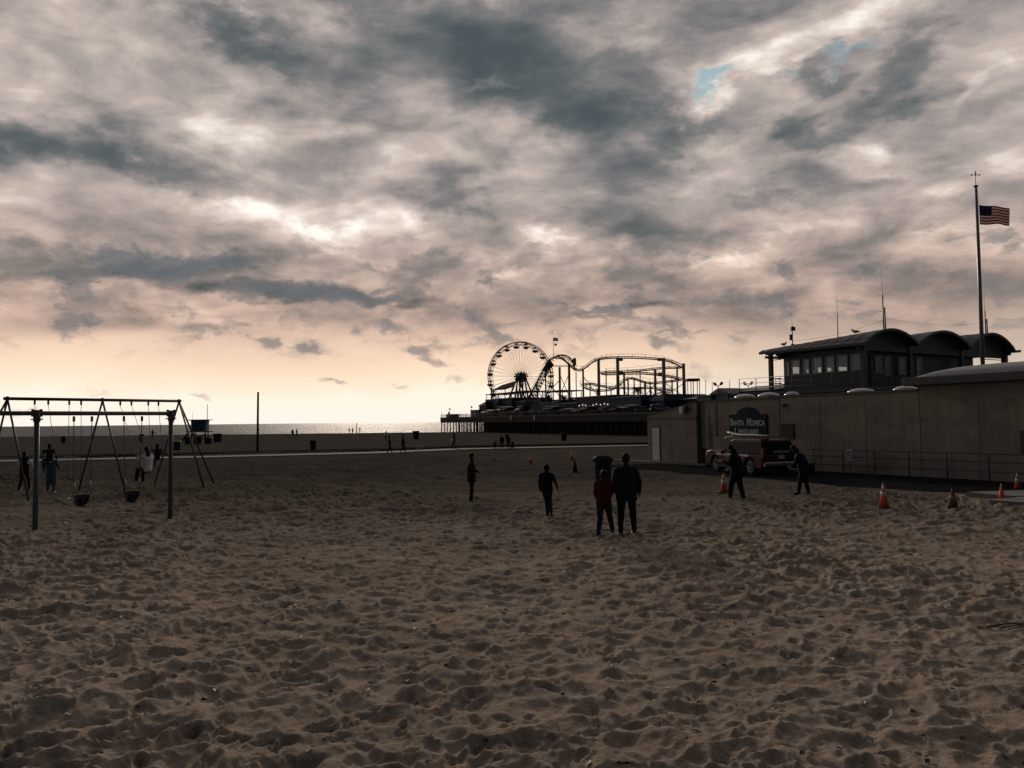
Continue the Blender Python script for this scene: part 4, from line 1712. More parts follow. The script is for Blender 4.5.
for k in range(9):
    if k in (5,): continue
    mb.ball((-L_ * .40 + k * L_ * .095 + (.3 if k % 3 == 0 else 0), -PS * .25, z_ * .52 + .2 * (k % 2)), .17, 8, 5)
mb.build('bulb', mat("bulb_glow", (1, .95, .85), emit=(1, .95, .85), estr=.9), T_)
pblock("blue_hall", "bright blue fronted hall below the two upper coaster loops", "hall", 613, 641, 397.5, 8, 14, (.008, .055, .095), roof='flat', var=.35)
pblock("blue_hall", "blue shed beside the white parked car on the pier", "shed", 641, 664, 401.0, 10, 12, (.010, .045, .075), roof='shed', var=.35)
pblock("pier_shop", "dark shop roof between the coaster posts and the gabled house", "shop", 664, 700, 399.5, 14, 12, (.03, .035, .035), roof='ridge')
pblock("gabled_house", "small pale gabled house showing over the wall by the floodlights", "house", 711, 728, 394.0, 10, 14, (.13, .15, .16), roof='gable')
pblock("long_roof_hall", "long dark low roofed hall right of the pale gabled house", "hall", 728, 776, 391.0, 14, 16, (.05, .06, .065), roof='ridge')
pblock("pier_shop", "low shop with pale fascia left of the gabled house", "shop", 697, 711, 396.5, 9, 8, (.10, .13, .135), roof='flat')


def canopy(px0, px1, py, off, label, th=.35, deep=9):
    s0, _ = pcol(px1, off); s1, _ = pcol(px0, off)
    z = pz((px0 + px1) / 2, py, off) - DZ
    L = s1 - s0; c = PA + PE * ((s0 + s1) / 2) + PN * off
    t = thing("canopy", label, "canopy", (c.x, c.y, DZ), PRZ)
    mb = MB(); mb.box((0, PS * deep / 2, z), (L, deep, th), bev=.08); mb.build('roof', roofdark, t)
    n = max(2, int(L / 6) + 1)
    for k in range(n):
        for o in (.4, deep - .4):
            mb = MB(); mb.tube((-L / 2 + .4 + (L - .8) * k / (n - 1), PS * o, 0), (-L / 2 + .4 + (L - .8) * k / (n - 1), PS * o, z), .16, n=6); mb.build('post', dkframe, t)


canopy(485.5, 525, 392.8, 17, "flat canopy on posts in front of the big wheel")
canopy(541, 560, 391.2, 22, "flat platform canopy right of the lift hill")


# stalls, awnings and rubble of small booths crowding the near edge of the deck
rs_ = random.Random(5)
px_ = 483.0
STALLS = []
while px_ < 640:
    w_ = rs_.uniform(5, 11)
    top_ = rs_.uniform(404.5, 411.5)
    s1_, c1_ = pcol(px_ + w_ / 2, 3.2)
    z_t = at(px_ + w_ / 2, top_, c1_.y).z - DZ
    L_w = pcol(px_, 3.2)[0] - pcol(px_ + w_, 3.2)[0]
    kind = rs_.choice(['shed', 'flat', 'gable'])
    tt = thing("market_stall", "small stall on the pier edge", "stall", (c1_.x, c1_.y, DZ), PRZ, "stalls along the pier edge")
    STALLS.append((tt, px_ + w_ / 2, kind, z_t))
    colr = rs_.choice([(.04, .05, .055), (.06, .05, .045), (.02, .05, .07), (.07, .065, .06)])
    mb = MB(); mb.box((0, PS * 1.4, z_t * .42), (L_w * .92, 2.6, z_t * .84)); mb.build('booth', mat("stall_paint_%d" % int(sum(colr) * 1000), colr, .85), tt)
    mb = MB()
    if kind == 'gable':
        mb.prism([(-L_w * .5, z_t * .8), (L_w * .5, z_t * .8), (0, z_t)], -.3 * PS, PS * 3.0, axis='Y')
    elif kind == 'shed':
        mb.prism([(-L_w * .5, z_t * .8), (L_w * .5, z_t * .86), (L_w * .5, z_t), (-L_w * .5, z_t * .9)], -.3 * PS, PS * 3.0, axis='Y')
    else:
        mb.box((0, PS * 1.4, z_t * .92), (L_w, 3.2, z_t * .14), bev=.05)
    mb.build('roof', roofdark, tt)
    mb = MB(); mb.prism([(-.1 * PS, z_t * .8), (-1.5 * PS, z_t * .62), (-1.45 * PS, z_t * .59), (-.1 * PS, z_t * .75)], -L_w * .42, L_w * .42, axis='X'); mb.build('awning', mat("awning_cloth", (.12, .07, .05), .8), tt)
    px_ += w_ + rs_.choice([.5, 1.5, 4, 7])

ORD = ['seaward-most', 'second', 'third', 'fourth', 'fifth', 'sixth', 'seventh', 'eighth', 'ninth', 'tenth', 'eleventh', 'twelfth', 'thirteenth', 'fourteenth', 'fifteenth', 'sixteenth', 'seventeenth', 'eighteenth']
for i_, (tt, pxm, kind, zz_) in enumerate(STALLS):
    roofw = {'gable': 'gabled', 'shed': 'slant roofed', 'flat': 'flat roofed'}[kind]
    place = 'under the big wheel' if pxm < 545 else ('below the coaster dip' if pxm < 592 else 'before the blue halls')
    tt['label'] = "%s stall on the pier edge %s, %s from the sea end" % (roofw, place, ORD[i_] if i_ else 'first')


def banner(px, py, label):
    s, p = pcol(px, -.1); q = at(px, py, p.y)
    t = thing("hanging_notice", label, "sign", (q.x, q.y, q.z), PRZ)
    mb = MB(); mb.box((0, 0, 0), (.9, .08, 1.5), bev=.02); mb.build('board', mat("notice_pale", (.50, .50, .47), .6), t)
    mb = MB(); mb.tube((-.3, 0, .7), (-.3, PS * .3, 1.1), .03, n=5); mb.tube((.3, 0, .7), (.3, PS * .3, 1.1), .03, n=5); mb.build('hook', black, t)


banner(511, 417.5, "left one of two small pale notices on the pier edge below the dark halls")
banner(534.5, 417.5, "right one of two small pale notices on the pier edge below the dark halls")


# tilted sail-like ride canopy beside the wheel hub
def sail():
    Y = 285
    P = [at(493.5, 389.5, Y), at(502, 385, Y + 3), at(517, 380.6, Y + 6), at(513, 386, Y), at(505, 388.6, Y - 2)]
    b = at(505, 388, Y)
    t = thing("sail_canopy", "dark tilted sail shaped canopy left of the wheel hub", "canopy", (b.x, b.y, DZ))
    o = Vector((b.x, b.y, DZ)); n = len(P)
    mb = MB()
    vs = [p - o for p in P] + [p - o + Vector((0, .3, -.35)) for p in P]
    mb.add(vs, [tuple(range(n)), tuple(reversed(range(n, 2 * n)))] + [(i, (i + 1) % n, n + (i + 1) % n, n + i) for i in range(n)])
    mb.build('sail', mat("sail_cloth", (.06, .07, .075), .8), t)
    for p in (P[0], P[2], P[4]):
        mb = MB(); q = p - o; mb.tube((q.x, q.y, 0), (q.x, q.y, q.z), .15, n=6); mb.build('mast', dkframe, t)


sail()


# =================================================================== FERRIS WHEEL
def wheel():
    Y = 300
    hub = at(521, 376.3, Y)
    t = thing("ferris_wheel", "large spoked ferris wheel standing on the pier", "ferris wheel", (hub.x, hub.y, DZ), R(22))
    hz = hub.z - DZ
    Rr = 12.9
    iron = mat("wheel_iron", (.10, .085, .07), .5, var=.1)

    def circ(r, y, tr, name, n=60):
        mb = MB(); mb.path([(r * math.cos(2 * math.pi * k / n), y, hz + r * math.sin(2 * math.pi * k / n)) for k in range(n + 1)], tr, n=5, caps=False)
        return mb.build(name, iron, t)
    for y in (-.9, .9):
        circ(Rr, y, .17, 'rim'); circ(Rr - 1.15, y, .09, 'inner_rim')
    N = 20
    for k in range(N * 2):
        a = 2 * math.pi * k / (N * 2)
        mb = MB()
        for y in (-1, 1):
            mb.tube((.5 * math.cos(a), y * 1.5, hz + .5 * math.sin(a)), (Rr * math.cos(a), y * .9, hz + Rr * math.sin(a)), .040, n=4)
        if k % 2 == 0:
            mb.tube((Rr * math.cos(a), -.9, hz + Rr * math.sin(a)), (Rr * math.cos(a), .9, hz + Rr * math.sin(a)), .07, n=4)
        mb.build('spoke', iron, t)
    mb = MB()
    for k in range(N * 4):
        a = 2 * math.pi * k / (N * 4); b = 2 * math.pi * (k + 1) / (N * 4)
        r0, r1 = (Rr, Rr - 1.15) if k % 2 else (Rr - 1.15, Rr)
        for y in (-.9, .9): mb.tube((r0 * math.cos(a), y, hz + r0 * math.sin(a)), (r1 * math.cos(b), y, hz + r1 * math.sin(b)), .045, n=4)
    mb.build('rim_lattice', iron, t)
    # hub with star boss
    mb = MB(); mb.tube((0, -2.2, hz), (0, 2.2, hz), .8, n=14)
    for y in (-1.7, 1.7):
        for k in range(10):
            a = 2 * math.pi * k / 10
            mb.tube((0, y, hz), (2.2 * math.cos(a), y * .9, hz + 1.7 * math.sin(a)), .50, .30, n=6)
    mb.build('hub', mat("hub_paint", (.05, .08, .10), .5, var=.3), t)
    for y in (-2.6, 2.6):
        for x in (-5.6, -2.0, 5.6, 2.2):
            mb = MB(); mb.tube((x * .06, y, hz), (x, y * (2.2 if abs(x) > 3 else 1.6), 0), .30, .36, n=8); mb.build('support_leg', mat("support_paint", (.07, .08, .085), .6), t)
        mb = MB(); mb.tube((-3.2, y * 1.6, hz * .45), (3.2, y * 1.6, hz * .45), .16, n=6); mb.build('cross_brace', iron, t)
    for k in range(N):
        a = 2 * math.pi * (k + .45) / N
        cx, cz = (Rr - .35) * math.cos(a), hz + (Rr - .35) * math.sin(a)
        g = MB()
        g.lathe([(.15, -2.15), (.75, -2.0), (1.12, -1.55), (1.2, -1.25), (1.05, -1.25), (.6, -1.75), (.1, -1.9)], (cx, 0, cz), 12)
        go = g.build('gondola', mat("gondola_paint", (.035, .035, .04), .5), t)
        g = MB(); g.tube((cx, 0, cz - 1.9), (cx, 0, cz + .05), .09, n=6); g.tube((cx, -.9, cz), (cx, .9, cz), .08, n=5); g.build('hanger', iron, go)
        g = MB(); g.lathe([(1.15, -.42), (.8, -.22), (.1, -.02)], (cx, 0, cz), 12); g.build('gondola_canopy', mat("gondola_top", (.16, .14, .12), .6), go)


wheel()


# =================================================================== ROLLER COASTER
def catmull(P, sub=5):
    out = []
    for i in range(len(P) - 1):
        p0 = P[max(0, i - 1)]; p1 = P[i]; p2 = P[i + 1]; p3 = P[min(len(P) - 1, i + 2)]
        for k in range(sub):
            u = k / sub
            out.append(.5 * ((2 * p1) + (-p0 + p2) * u + (2 * p0 - 5 * p1 + 4 * p2 - p3) * u * u + (-p0 + 3 * p1 - 3 * p2 + p3) * u ** 3))
    out.append(P[-1])
    return out


def coaster():
    b = at(617, 400, 250)
    O = Vector((b.x, b.y, DZ))
    t = thing("roller_coaster", "roller coaster with lift hill and stacked curving tracks on the pier", "roller coaster", O)
    yel = mat("track_paint", (.26, .12, .045), .5, var=.15)
    walk = mat("walkway_steel", (.09, .08, .07), .6)
    post = mat("coaster_post", (.34, .29, .25), .6, var=.1)
    main = [(599, 358.3, 254), (605, 357.3, 252), (612, 356.8, 250), (628, 356.6, 248), (645, 357.2, 246), (660, 358.5, 246), (672, 361, 248), (679, 364.2, 252),
            (681.5, 366.2, 257), (677, 366.8, 262), (668, 366.9, 266), (655, 368, 268), (640, 369.6, 268), (622, 371, 266), (606, 371.3, 262), (601, 372.2, 257), (606, 373.2, 251),
            (620, 372.8, 248), (640, 372.3, 247), (656, 373.6, 247), (668, 375.5, 249), (678, 377.5, 253), (681, 378.7, 257), (676, 379.7, 262), (668, 380.7, 266),
            (655, 382, 268), (645, 381.6, 268), (636, 378.6, 267), (629, 377.5, 265), (623, 380.3, 262), (617, 386, 258), (610, 388.8, 254), (597, 389.6, 252), (588, 388, 256), (583, 384.5, 262), (590, 383, 268), (606, 386, 272), (630, 387.5, 272), (652, 387, 270), (672, 388.5, 266)]
    lift = [(521, 408, 262), (527, 399, 262), (535, 384.5, 262), (543, 369, 262), (547, 362, 262), (550, 358.6, 262), (555, 356.6, 262), (562, 357.8, 263), (568, 362.5, 263), (574, 367.8, 262),
            (580, 369.3, 260), (586, 366, 258), (593, 360.7, 256), (599, 358.3, 254)]

    def track(pl, name, sub=5):
        P = catmull([at(*q) for q in pl], sub)
        rails = ([], []); spine = []; hand = []
        ties = MB(); hr = MB()
        for i, p in enumerate(P):
            tg = (P[min(len(P) - 1, i + 1)] - P[max(0, i - 1)]).normalized()
            sd_ = tg.cross(Vector((0, 0, 1)))
            if sd_.length < .2: sd_ = Vector((0, 1, 0))
            sd_.normalize()
            q = p - O
            rails[0].append(q + sd_ * .6); rails[1].append(q - sd_ * .6)
            spine.append(q - Vector((0, 0, .5))); hand.append(q + Vector((0, 0, .95)) - sd_ * 1.3)
            ties.tube(q - sd_ * .62, q - Vector((0, 0, .5)), .055, n=4); ties.tube(q + sd_ * .62, q - Vector((0, 0, .5)), .055, n=4)
            if i % 4 == 0:
                hr.tube(q - Vector((0, 0, .3)) - sd_ * 1.3, q + Vector((0, 0, .95)) - sd_ * 1.3, .05, n=4)
                hr.tube(q - Vector((0, 0, .3)) - sd_ * 1.3, q - Vector((0, 0, .5)), .06, n=4)
        mb = MB(); mb.path(rails[0], .11, n=6); mb.path(rails[1], .11, n=6); tr = mb.build('track', yel, t)
        mb = MB(); mb.path(spine, .20, n=6); mb.build('spine', yel, tr)
        ties.build('tie', yel, tr)
        hr.path(hand, .045, n=5); hr.build('handrail', walk, tr)
    track(main, 'track'); track(lift, 'track', 4)
    # lattice of the lift hill
    mb = MB()
    P = [at(*q) - O for q in lift[:6]]
    prev = None
    for i in range(len(P) - 1):
        for k in range(5):
            u = P[i].lerp(P[i + 1], k / 5)
            lo = u + Vector((1.3, 0, -1.9))
            for yy in (-.8, .8):
                a = u + Vector((0, yy, 0)); b_ = lo + Vector((0, yy, 0))
                mb.tube(a, b_, .09, n=4)
                if prev: mb.tube(prev[0] + Vector((0, yy, 0)), b_, .09, n=4); mb.tube(prev[1] + Vector((0, yy, 0)), b_, .13, n=4); mb.tube(prev[1] + Vector((0, yy, 0)), a, .07, n=4)
            prev = (u, lo)
    mb.build('lift_lattice', walk, t)
    # curved lattice hood over the crest
    mb = MB()
    A = [at(549 + 12.5 * (1 - math.cos(a)), 366 - 11 * math.sin(a), 261) - O for a in [math.pi * k / 10 for k in range(11)]]
    for yy in (-1.5, 1.5):
        mb.path([p + Vector((0, yy, 0)) for p in A], .14, n=5)
        for k in range(10): mb.tube(A[k] + Vector((0, yy, 0)), A[k + 1] + Vector((0, yy, -1.2)), .08, n=4)
    for p in A: mb.tube(p + Vector((0, -1.5, 0)), p + Vector((0, 1.5, 0)), .08, n=4)
    mb.tube(A[0], A[-1], .16, n=5)
    mb.build('crest_hood', walk, t)

    def column(px, py, Y, r):
        p = at(px, py, Y) - O
        mb = MB(); mb.tube((p.x, p.y, 0), (p.x, p.y, p.z), r, n=8); mb.build('column', post, t)
        return p
    for a in ((545.5, 372, 262, .24), (559.6, 367, 262, .38), (569, 364, 263, .42), (583, 368.5, 259, .32), (598.5, 359, 254, .46), (617.5, 357.5, 248, .52), (624, 372, 266, .36),
              (628, 379, 264, .28), (645, 381, 268, .34), (655, 369, 268, .42), (663.5, 358, 245, .56), (683.5, 363.5, 255, .52), (606, 371, 262, .2), (590, 383, 268, .2), (597, 389, 252, .2), (611, 388.5, 254, .2), (634, 378, 266, .22), (650, 382, 268, .24), (672, 380.5, 264, .26), (677, 367, 262, .3),
              (640, 369.5, 268, .2), (651, 387, 270, .2), (672, 388, 266, .2), (553, 380, 262, .2), (537, 384, 262, .22), (530, 394, 262, .2), (576, 372, 261, .16)):
        column(*a)
    for px, py, Y in ((620, 359.5, 248), (620, 372.6, 248), (660.5, 359.5, 245.5), (660.5, 374, 246)):
        p = at(px, py, Y) - O
        mb = MB(); mb.box(p, (1.7, 1.2, .9), bev=.1); mb.build('bracket', post, t)
    for (a, b_) in (((559.6, 374), (569, 396)), ((569, 374), (559.6, 396)), ((535, 386), (545.5, 403)), ((531, 392), (538, 403)), ((545.5, 380), (559.6, 396)), ((559.6, 380), (545.5, 396)), ((583, 376), (598, 396)), ((645, 384), (655, 396)), ((655, 384), (645, 396)), ((663.5, 382), (683, 396)), ((683, 384), (664, 396)), ((617.5, 380), (628, 396))):
        mb = MB(); mb.tube(at(*a, 262) - O, at(*b_, 262) - O, .12, n=5)
        mb.build('cross_brace', walk, t)
    # end platform on legs
    fr = [at(686, 380, 250), at(698.5, 380, 250)]
    mb = MB(); mb.box((fr[0] + fr[1]) / 2 - O, ((fr[1] - fr[0]).length, 4, .8), bev=.05); mb.build('platform', walk, t)
    for px in (686.5, 692, 698.3):
        p = at(px, 380, 250) - O
        for dy in (-1.6, 1.6):
            mb = MB(); mb.tube((p.x, p.y + dy, 0), (p.x, p.y + dy, p.z), .13, n=6); mb.build('platform_leg', walk, t)
    # train of cars on the crest
    for px, py in ((574.5, 361.8),):
        p = at(px, py, 262) - O
        mb = MB(); mb.box(p, (1.0, 1.2, 2.4), bev=.1); mb.tube(p, p - Vector((0, 0, 3)), .2); mb.build('motor_box', walk, t)


coaster()


# =================================================================== palms, lamps and poles on the pier
def palm(px, ytop, Y, label, rad=2.4, seed=1):
    rnd = random.Random(seed)
    top = at(px, ytop, Y); h = top.z - DZ - .3
    t = thing("palm_tree", label, "palm tree", (top.x, top.y, DZ), 0, "palms on the pier")
    mb = MB(); mb.path([(0, 0, 0), (.12, 0, h * .5), (0, 0, h)], [.24, .18, .15], n=8); mb.build('trunk', wood_dark, t)
    mb = MB()
    for k in range(40):
        a = rnd.random() * 6.28; e = rnd.uniform(-.5, 1.2); L = rad * rnd.uniform(.8, 1.15)
        pts = []
        for i in range(7):
            u = i / 6
            pts.append(Vector((math.cos(a) * L * u * math.cos(e * .7), math.sin(a) * L * u * math.cos(e * .7), h + L * (u * math.sin(e) - .75 * u * u))))
        sdv = Vector((-math.sin(a), math.cos(a), 0))
        for i in range(6):
            w = .75 * math.sin(math.pi * min(1, (i + 1) / 6.5)) + .05
            for sgn in (-1, 1):
                for q in range(2):
                    c = pts[i].lerp(pts[i + 1], q / 2); d = pts[i].lerp(pts[i + 1], q / 2 + .28)
                    tip = c + sdv * sgn * w + (pts[i + 1] - pts[i]) * .5 - Vector((0, 0, w * .45))
                    mb.add([c, d, tip], [(0, 1, 2)])
    mb.build('crown', mat("palm_leaf", (.035, .05, .03), .7, var=.3), t)


palm(638, 388, 238, "small shaggy palm under the coaster's middle loop", 2.6, 1)
palm(664, 392, 235, "broad dark palm beside the tallest coaster column", 4.2, 2)
palm(675, 396, 225, "palm with drooping fronds between the tall coaster columns", 2.8, 3)
palm(563, 396, 255, "low bushy palm behind the booth right of the lift hill", 2.6, 4)
palm(571, 398, 250, "low palm beside the left coaster columns", 2.2, 5)
palm(610, 396.5, 250, "small palm above the purple hall", 1.6, 6)
palm(648, 396, 240, "small palm behind the blue shed", 1.8, 7)


def pier_pole(px, ytop, off, label, style='plain', r=.09):
    s, p = pcol(px, off)
    z = at(px, ytop, p.y).z - DZ
    t = thing("lamp_post" if style != 'plain' else "thin_pole", label, "lamp post" if style != 'plain' else "pole", (p.x, p.y, DZ), PRZ, "poles and lamps along the pier")
    mb = MB(); mb.tube((0, 0, 0), (0, 0, z), r, r * .7, n=6); mb.build('pole', dkframe, t)
    if style == 'lamp':
        mb = MB(); mb.lathe([(.1, 0), (.38, .2), (.38, .5), (.1, .8)], (0, 0, z - .4), 8); mb.build('lantern', dkframe, t)
    if style == 'flood':
        mb = MB()
        for sx in (-1, 1):
            mb.tube((0, 0, z - .5), (sx * 1.0, 0, z), .07, n=5)
            mb.box((sx * 1.15, 0, z + .15), (.8, .5, .45), M=Matrix.Rotation(sx * -.7, 3, 'Y'), bev=.05)
        mb.build('floodlight', dkframe, t)


pier_pole(441.5, 411, 1, "thin pole at the very tip of the pier")
pier_pole(449.7, 409, 2, "lantern post beside the small shelter at the pier tip", 'lamp')
pier_pole(460.5, 412.5, 1, "thin pole between the small shelter and the low kiosk")
pier_pole(466, 413, 2, "short pole left of the low kiosk")
pier_pole(471.5, 407, 7, "lantern post on the left corner of the low kiosk", 'lamp')
pier_pole(491.5, 388, 16, "stout post rising above the canopy at the wheel's left edge", 'plain', .45)
pier_pole(706, 380, 12, "thin pole just right of the coaster platform")
pier_pole(712.5, 381.5, 12, "thin pole above the low pale shop")
pier_pole(718.5, 384.5, 9.5, "floodlight post at the peak of the gabled house", 'flood')
pier_pole(730, 380.5, 14, "thin pole right of the gabled house")
pier_pole(748.5, 384.0, 16, "double floodlight post above the long dark roof", 'flood')


def pier_flag():
    b = at(553.5, 356, 262)
    t = thing("flagpole", "small flagpole on the crest of the roller coaster", "flagpole", (b.x, b.y, b.z))
    h = at(551.5, 337.5, 262).z - b.z
    mb = MB(); mb.tube((0, 0, -.3), (0, 0, h), .07, n=5); mb.build('pole', dkframe, t)
    f = flag_mesh(1.6, 1.15, 'flag', t, .1); f.location = (.05, 0, h - 1.2)
    mb = MB(); mb.box((.75, 0, h - 2.35), (.8, .05, .7)); mb.build('pennant', dkframe, t)


pier_flag()


# =================================================================== VEHICLES
def car(name, label, loc, rz, col, L=4.8, Wd=1.88, Ht=1.78, style='suv', group=None, cat='car'):
    t = thing(name, label, cat, loc, rz, group)
    paint = mat("paint_%s" % name, col, .45, var=.04, coat=.08, spec=.2)
    gl = mat("car_glass", (.006, .008, .009), .15, var=0, spec=.12)
    trim = mat("car_trim", (.02, .02, .02), .6)
    hb = Ht * .56           # belt height
    wr = .37; gc = .24
    fx, rx = L / 2 - .92, -L / 2 + .98

    def arc(cx, r):
        return [(cx + r * math.cos(a), .34 + r * math.sin(a)) for a in [math.pi * k / 10 for k in range(11)]][::-1]
    prof = [(-L / 2 + .02, .42), (-L / 2 + .12, gc + .04)]
    prof += [(p[0], max(gc, p[1])) for p in arc(rx, .45)]
    prof += [(p[0], max(gc, p[1])) for p in arc(fx, .45)]
    prof += [(L / 2 - .1, gc + .05), (L / 2, .45), (L / 2 - .02, .78), (L / 2 - .12, .96), (L / 2 - .5, 1.04 if style == 'suv' else .86), (L / 2 - 1.25, hb + .06), (-L / 2 + .06, hb + .02), (-L / 2, .8)]
    mb = MB()
    layers = [(-Wd / 2, .965), (-Wd / 2 + .07, 1.0), (Wd / 2 - .07, 1.0), (Wd / 2, .965)]
    n = len(prof); vs = []
    for y, k in layers:
        for x, z in prof: vs.append((x * (k if abs(x) > L / 2 - .6 else 1), y, .6 + (z - .6) * (k if z > .6 else 1)))
    fs = [tuple(range(n)), tuple(range(3 * n, 4 * n))]
    for l in range(3):
        for i in range(n):
            j = (i + 1) % n
            fs.append((l * n + i, l * n + j, (l + 1) * n + j, (l + 1) * n + i))
    mb.add(vs, fs); bo_ = mb.build('body', paint, t)
    bv = bo_.modifiers.new('round', 'BEVEL'); bv.width = .06; bv.segments = 3; bv.limit_method = 'ANGLE'; bv.angle_limit = R(28)
    # cabin: side profile, narrowing upwards
    xw, xr = L / 2 - 1.35, -L / 2 + .10
    rt = [(xw, hb), (xw - .62, Ht - .08), (xw - .85, Ht), (xr + .35, Ht), (xr + .22, Ht - .08), (xr, hb)]
    if style == 'sedan': rt = [(xw - .05, hb), (xw - .85, Ht - .06), (xw - 1.1, Ht), (xr + 1.4, Ht), (xr + 1.1, Ht - .06), (xr + .35, hb)]
    w0, w1 = Wd / 2 - .05, Wd / 2 - .20
    mb = MB(); m = len(rt); vs = []
    for sg in (-1, 1):
        for x, z in rt: vs.append((x, sg * (w0 + (w1 - w0) * (z - hb) / (Ht - hb)), z))
    fs = [tuple(range(m)), tuple(range(m, 2 * m))] + [(i, (i + 1) % m, m + (i + 1) % m, m + i) for i in range(m)]
    mb.add(vs, fs); bo_ = mb.build('cabin', paint, t)
    bv = bo_.modifiers.new('round', 'BEVEL'); bv.width = .07; bv.segments = 3; bv.limit_method = 'ANGLE'; bv.angle_limit = R(20)

    def sidey(z, o=.012): return w0 + (w1 - w0) * (z - hb) / (Ht - hb) + o
    x0 = xw; x1 = xr
    z0, z1 = hb + .07, Ht - .13
    seg = [(xw - .15, xw - .56, xw - 1.15), (0, 0, 0)]
    bounds = [xw - .60, xw - 1.28, xw - 2.2, xr + .34]
    for sg in (-1, 1):
        for k in range(3):
            a = bounds[k] - .04; b = bounds[k + 1] + .04
            if b > a - .1: continue
            a0 = xw - .13 if k == 0 else a
            b0 = b if k < 2 else xr + .16
            mb = MB()
            q = [(a0, z0), (a, z1), (b, z1), (b0, z0)]
            vs = [(x, sg * sidey(z), z) for x, z in q] + [(x, sg * sidey(z, -.02), z) for x, z in q]
            mb.add(vs, [(0, 1, 2, 3), (7, 6, 5, 4), (0, 1, 5, 4), (1, 2, 6, 5), (2, 3, 7, 6), (3, 0, 4, 7)])
            mb.build('side_window', gl, t)
    for (xa, za, xb, zb, nm) in ((rt[0][0], rt[0][1], rt[1][0], rt[1][1], 'windscreen'), (rt[5][0], rt[5][1], rt[4][0], rt[4][1], 'rear_window')):
        mb = MB(); o = .015 if nm == 'windscreen' else -.015
        A = Vector((xa, 0, za)).lerp(Vector((xb, 0, zb)), .12); B_ = Vector((xa, 0, za)).lerp(Vector((xb, 0, zb)), .93)
        yA, yB = sidey(A.z, -.10), sidey(B_.z, -.10)
        vs = [(A.x + o, -yA, A.z), (A.x + o, yA, A.z), (B_.x + o, yB, B_.z + .004), (B_.x + o, -yB, B_.z + .004)]
        vs += [(v[0] - 2 * o, v[1], v[2]) for v in vs]
        mb.add(vs, [(0, 1, 2, 3), (7, 6, 5, 4), (0, 1, 5, 4), (1, 2, 6, 5), (2, 3, 7, 6), (3, 0, 4, 7)]); mb.build(nm, gl, t)
    for x in (fx, rx):
        for sg in (-1, 1):
            Mr = Matrix.Rotation(R(90) * -sg, 3, 'X')
            mb = MB(); mb.lathe([(.22, -.11), (.33, -.11), (wr, -.07), (wr, .07), (.33, .10), (.24, .10), (.22, .06)], (x, sg * (Wd / 2 - .13), wr), 20, M=Mr); wv = mb.build('wheel', trim if False else rubber, t)
            mb = MB(); mb.lathe([(.06, .0), (.22, .02), (.23, .09), (.20, .10), (.18, .05), (.05, .06)], (x, sg * (Wd / 2 - .13), wr), 16, M=Mr)
            for k in range(5):
                a = 2 * math.pi * k / 5
                c = Vector((x, sg * (Wd / 2 - .055), wr))
                mb.tube(c, c + Vector((.2 * math.cos(a), 0, .2 * math.sin(a))), .028, n=5)
            mb.build('rim', mat("alloy_rim", (.28, .28, .28), .35, metal=.7), wv)
    for sg in (-1, 1):
        mb = MB(); mb.box((L / 2 - .10, sg * (Wd / 2 - .26), .80), (.22, .40, .20), bev=.04); mb.build('headlight', mat("headlight_lens", (.75, .75, .72), .1), t)
        mb = MB(); mb.box((-L / 2 + .06, sg * (Wd / 2 - .10), .98), (.14, .16, .42), bev=.03); mb.build('tail_light', mat("tail_lens", (.25, .01, .01), .2), t)
        mb = MB(); mb.box((xw - .28, sg * (Wd / 2 + .07), hb + .06), (.12, .18, .15), bev=.04); mb.build('mirror', trim, t)
        for xx in (.45, -.5):
            mb = MB(); mb.box((xx, sg * (Wd / 2 + .0), hb - .14), (.16, .03, .035), bev=.01); mb.build('door_handle', mat("chrome", (.6, .6, .6), .2, metal=.9), t)
        mb = MB(); mb.box((.0, sg * (Wd / 2 - .02), gc + .08), (2.0, .08, .12), bev=.02); mb.build('side_skirt', trim, t)
    mb = MB(); mb.box((L / 2 - .03, 0, .48), (.16, Wd - .16, .22), bev=.05); mb.build('front_bumper', trim, t)
    mb = MB(); mb.box((-L / 2 + .02, 0, .50), (.20, Wd - .12, .22), bev=.05); mb.build('rear_bumper', mat("bumper_chrome", (.35, .35, .35), .3, metal=.6), t)
    mb = MB(); mb.box((-L / 2 - .0, 0, .82), (.03, .32, .16)); mb.build('number_plate', white, t)
    mb = MB(); mb.box((L / 2 - .02, 0, .76), (.06, .9, .16)); mb.build('grille', trim, t)
    return t


# red lifeguard SUV, seen from its rear left corner, nose pointing away to the left
hd = Vector((-.32, .947)).normalized()
rwp = at(752, 470, 35.9); fwp = Vector((rwp.x + hd.x * 2.9, rwp.y + hd.y * 2.9))
rzc = math.atan2(hd.y, hd.x)
lw = Vector((-hd.y, hd.x))                      # local +y (left)
Lc, Wc = 4.62, 1.94
cen = Vector((rwp.x, rwp.y)) + hd * (Lc / 2 - .98) - lw * (Wc / 2 - .13)
gcar = float(macro(np.array([cen.x]), np.array([cen.y]))[0]) + .02
suv = car("rescue_suv", "dark red rescue SUV with a long board on its roof, parked by the tan wall", (cen.x, cen.y, gcar), rzc, (.075, .009, .007), Lc, Wc, 1.60, cat="SUV")
for sg in (-1, 1):
    mb = MB(); mb.path([(1.0, sg * .66, 1.58), (.85, sg * .66, 1.65), (-1.9, sg * .66, 1.65), (-2.05, sg * .66, 1.58)], .025, n=6); mb.build('roof_rail', black, suv)
for xx in (.5, -1.4):
    mb = MB(); mb.tube((xx, -.68, 1.66), (xx, .68, 1.66), .022, n=6); mb.build('roof_bar', black, suv)
wp = []
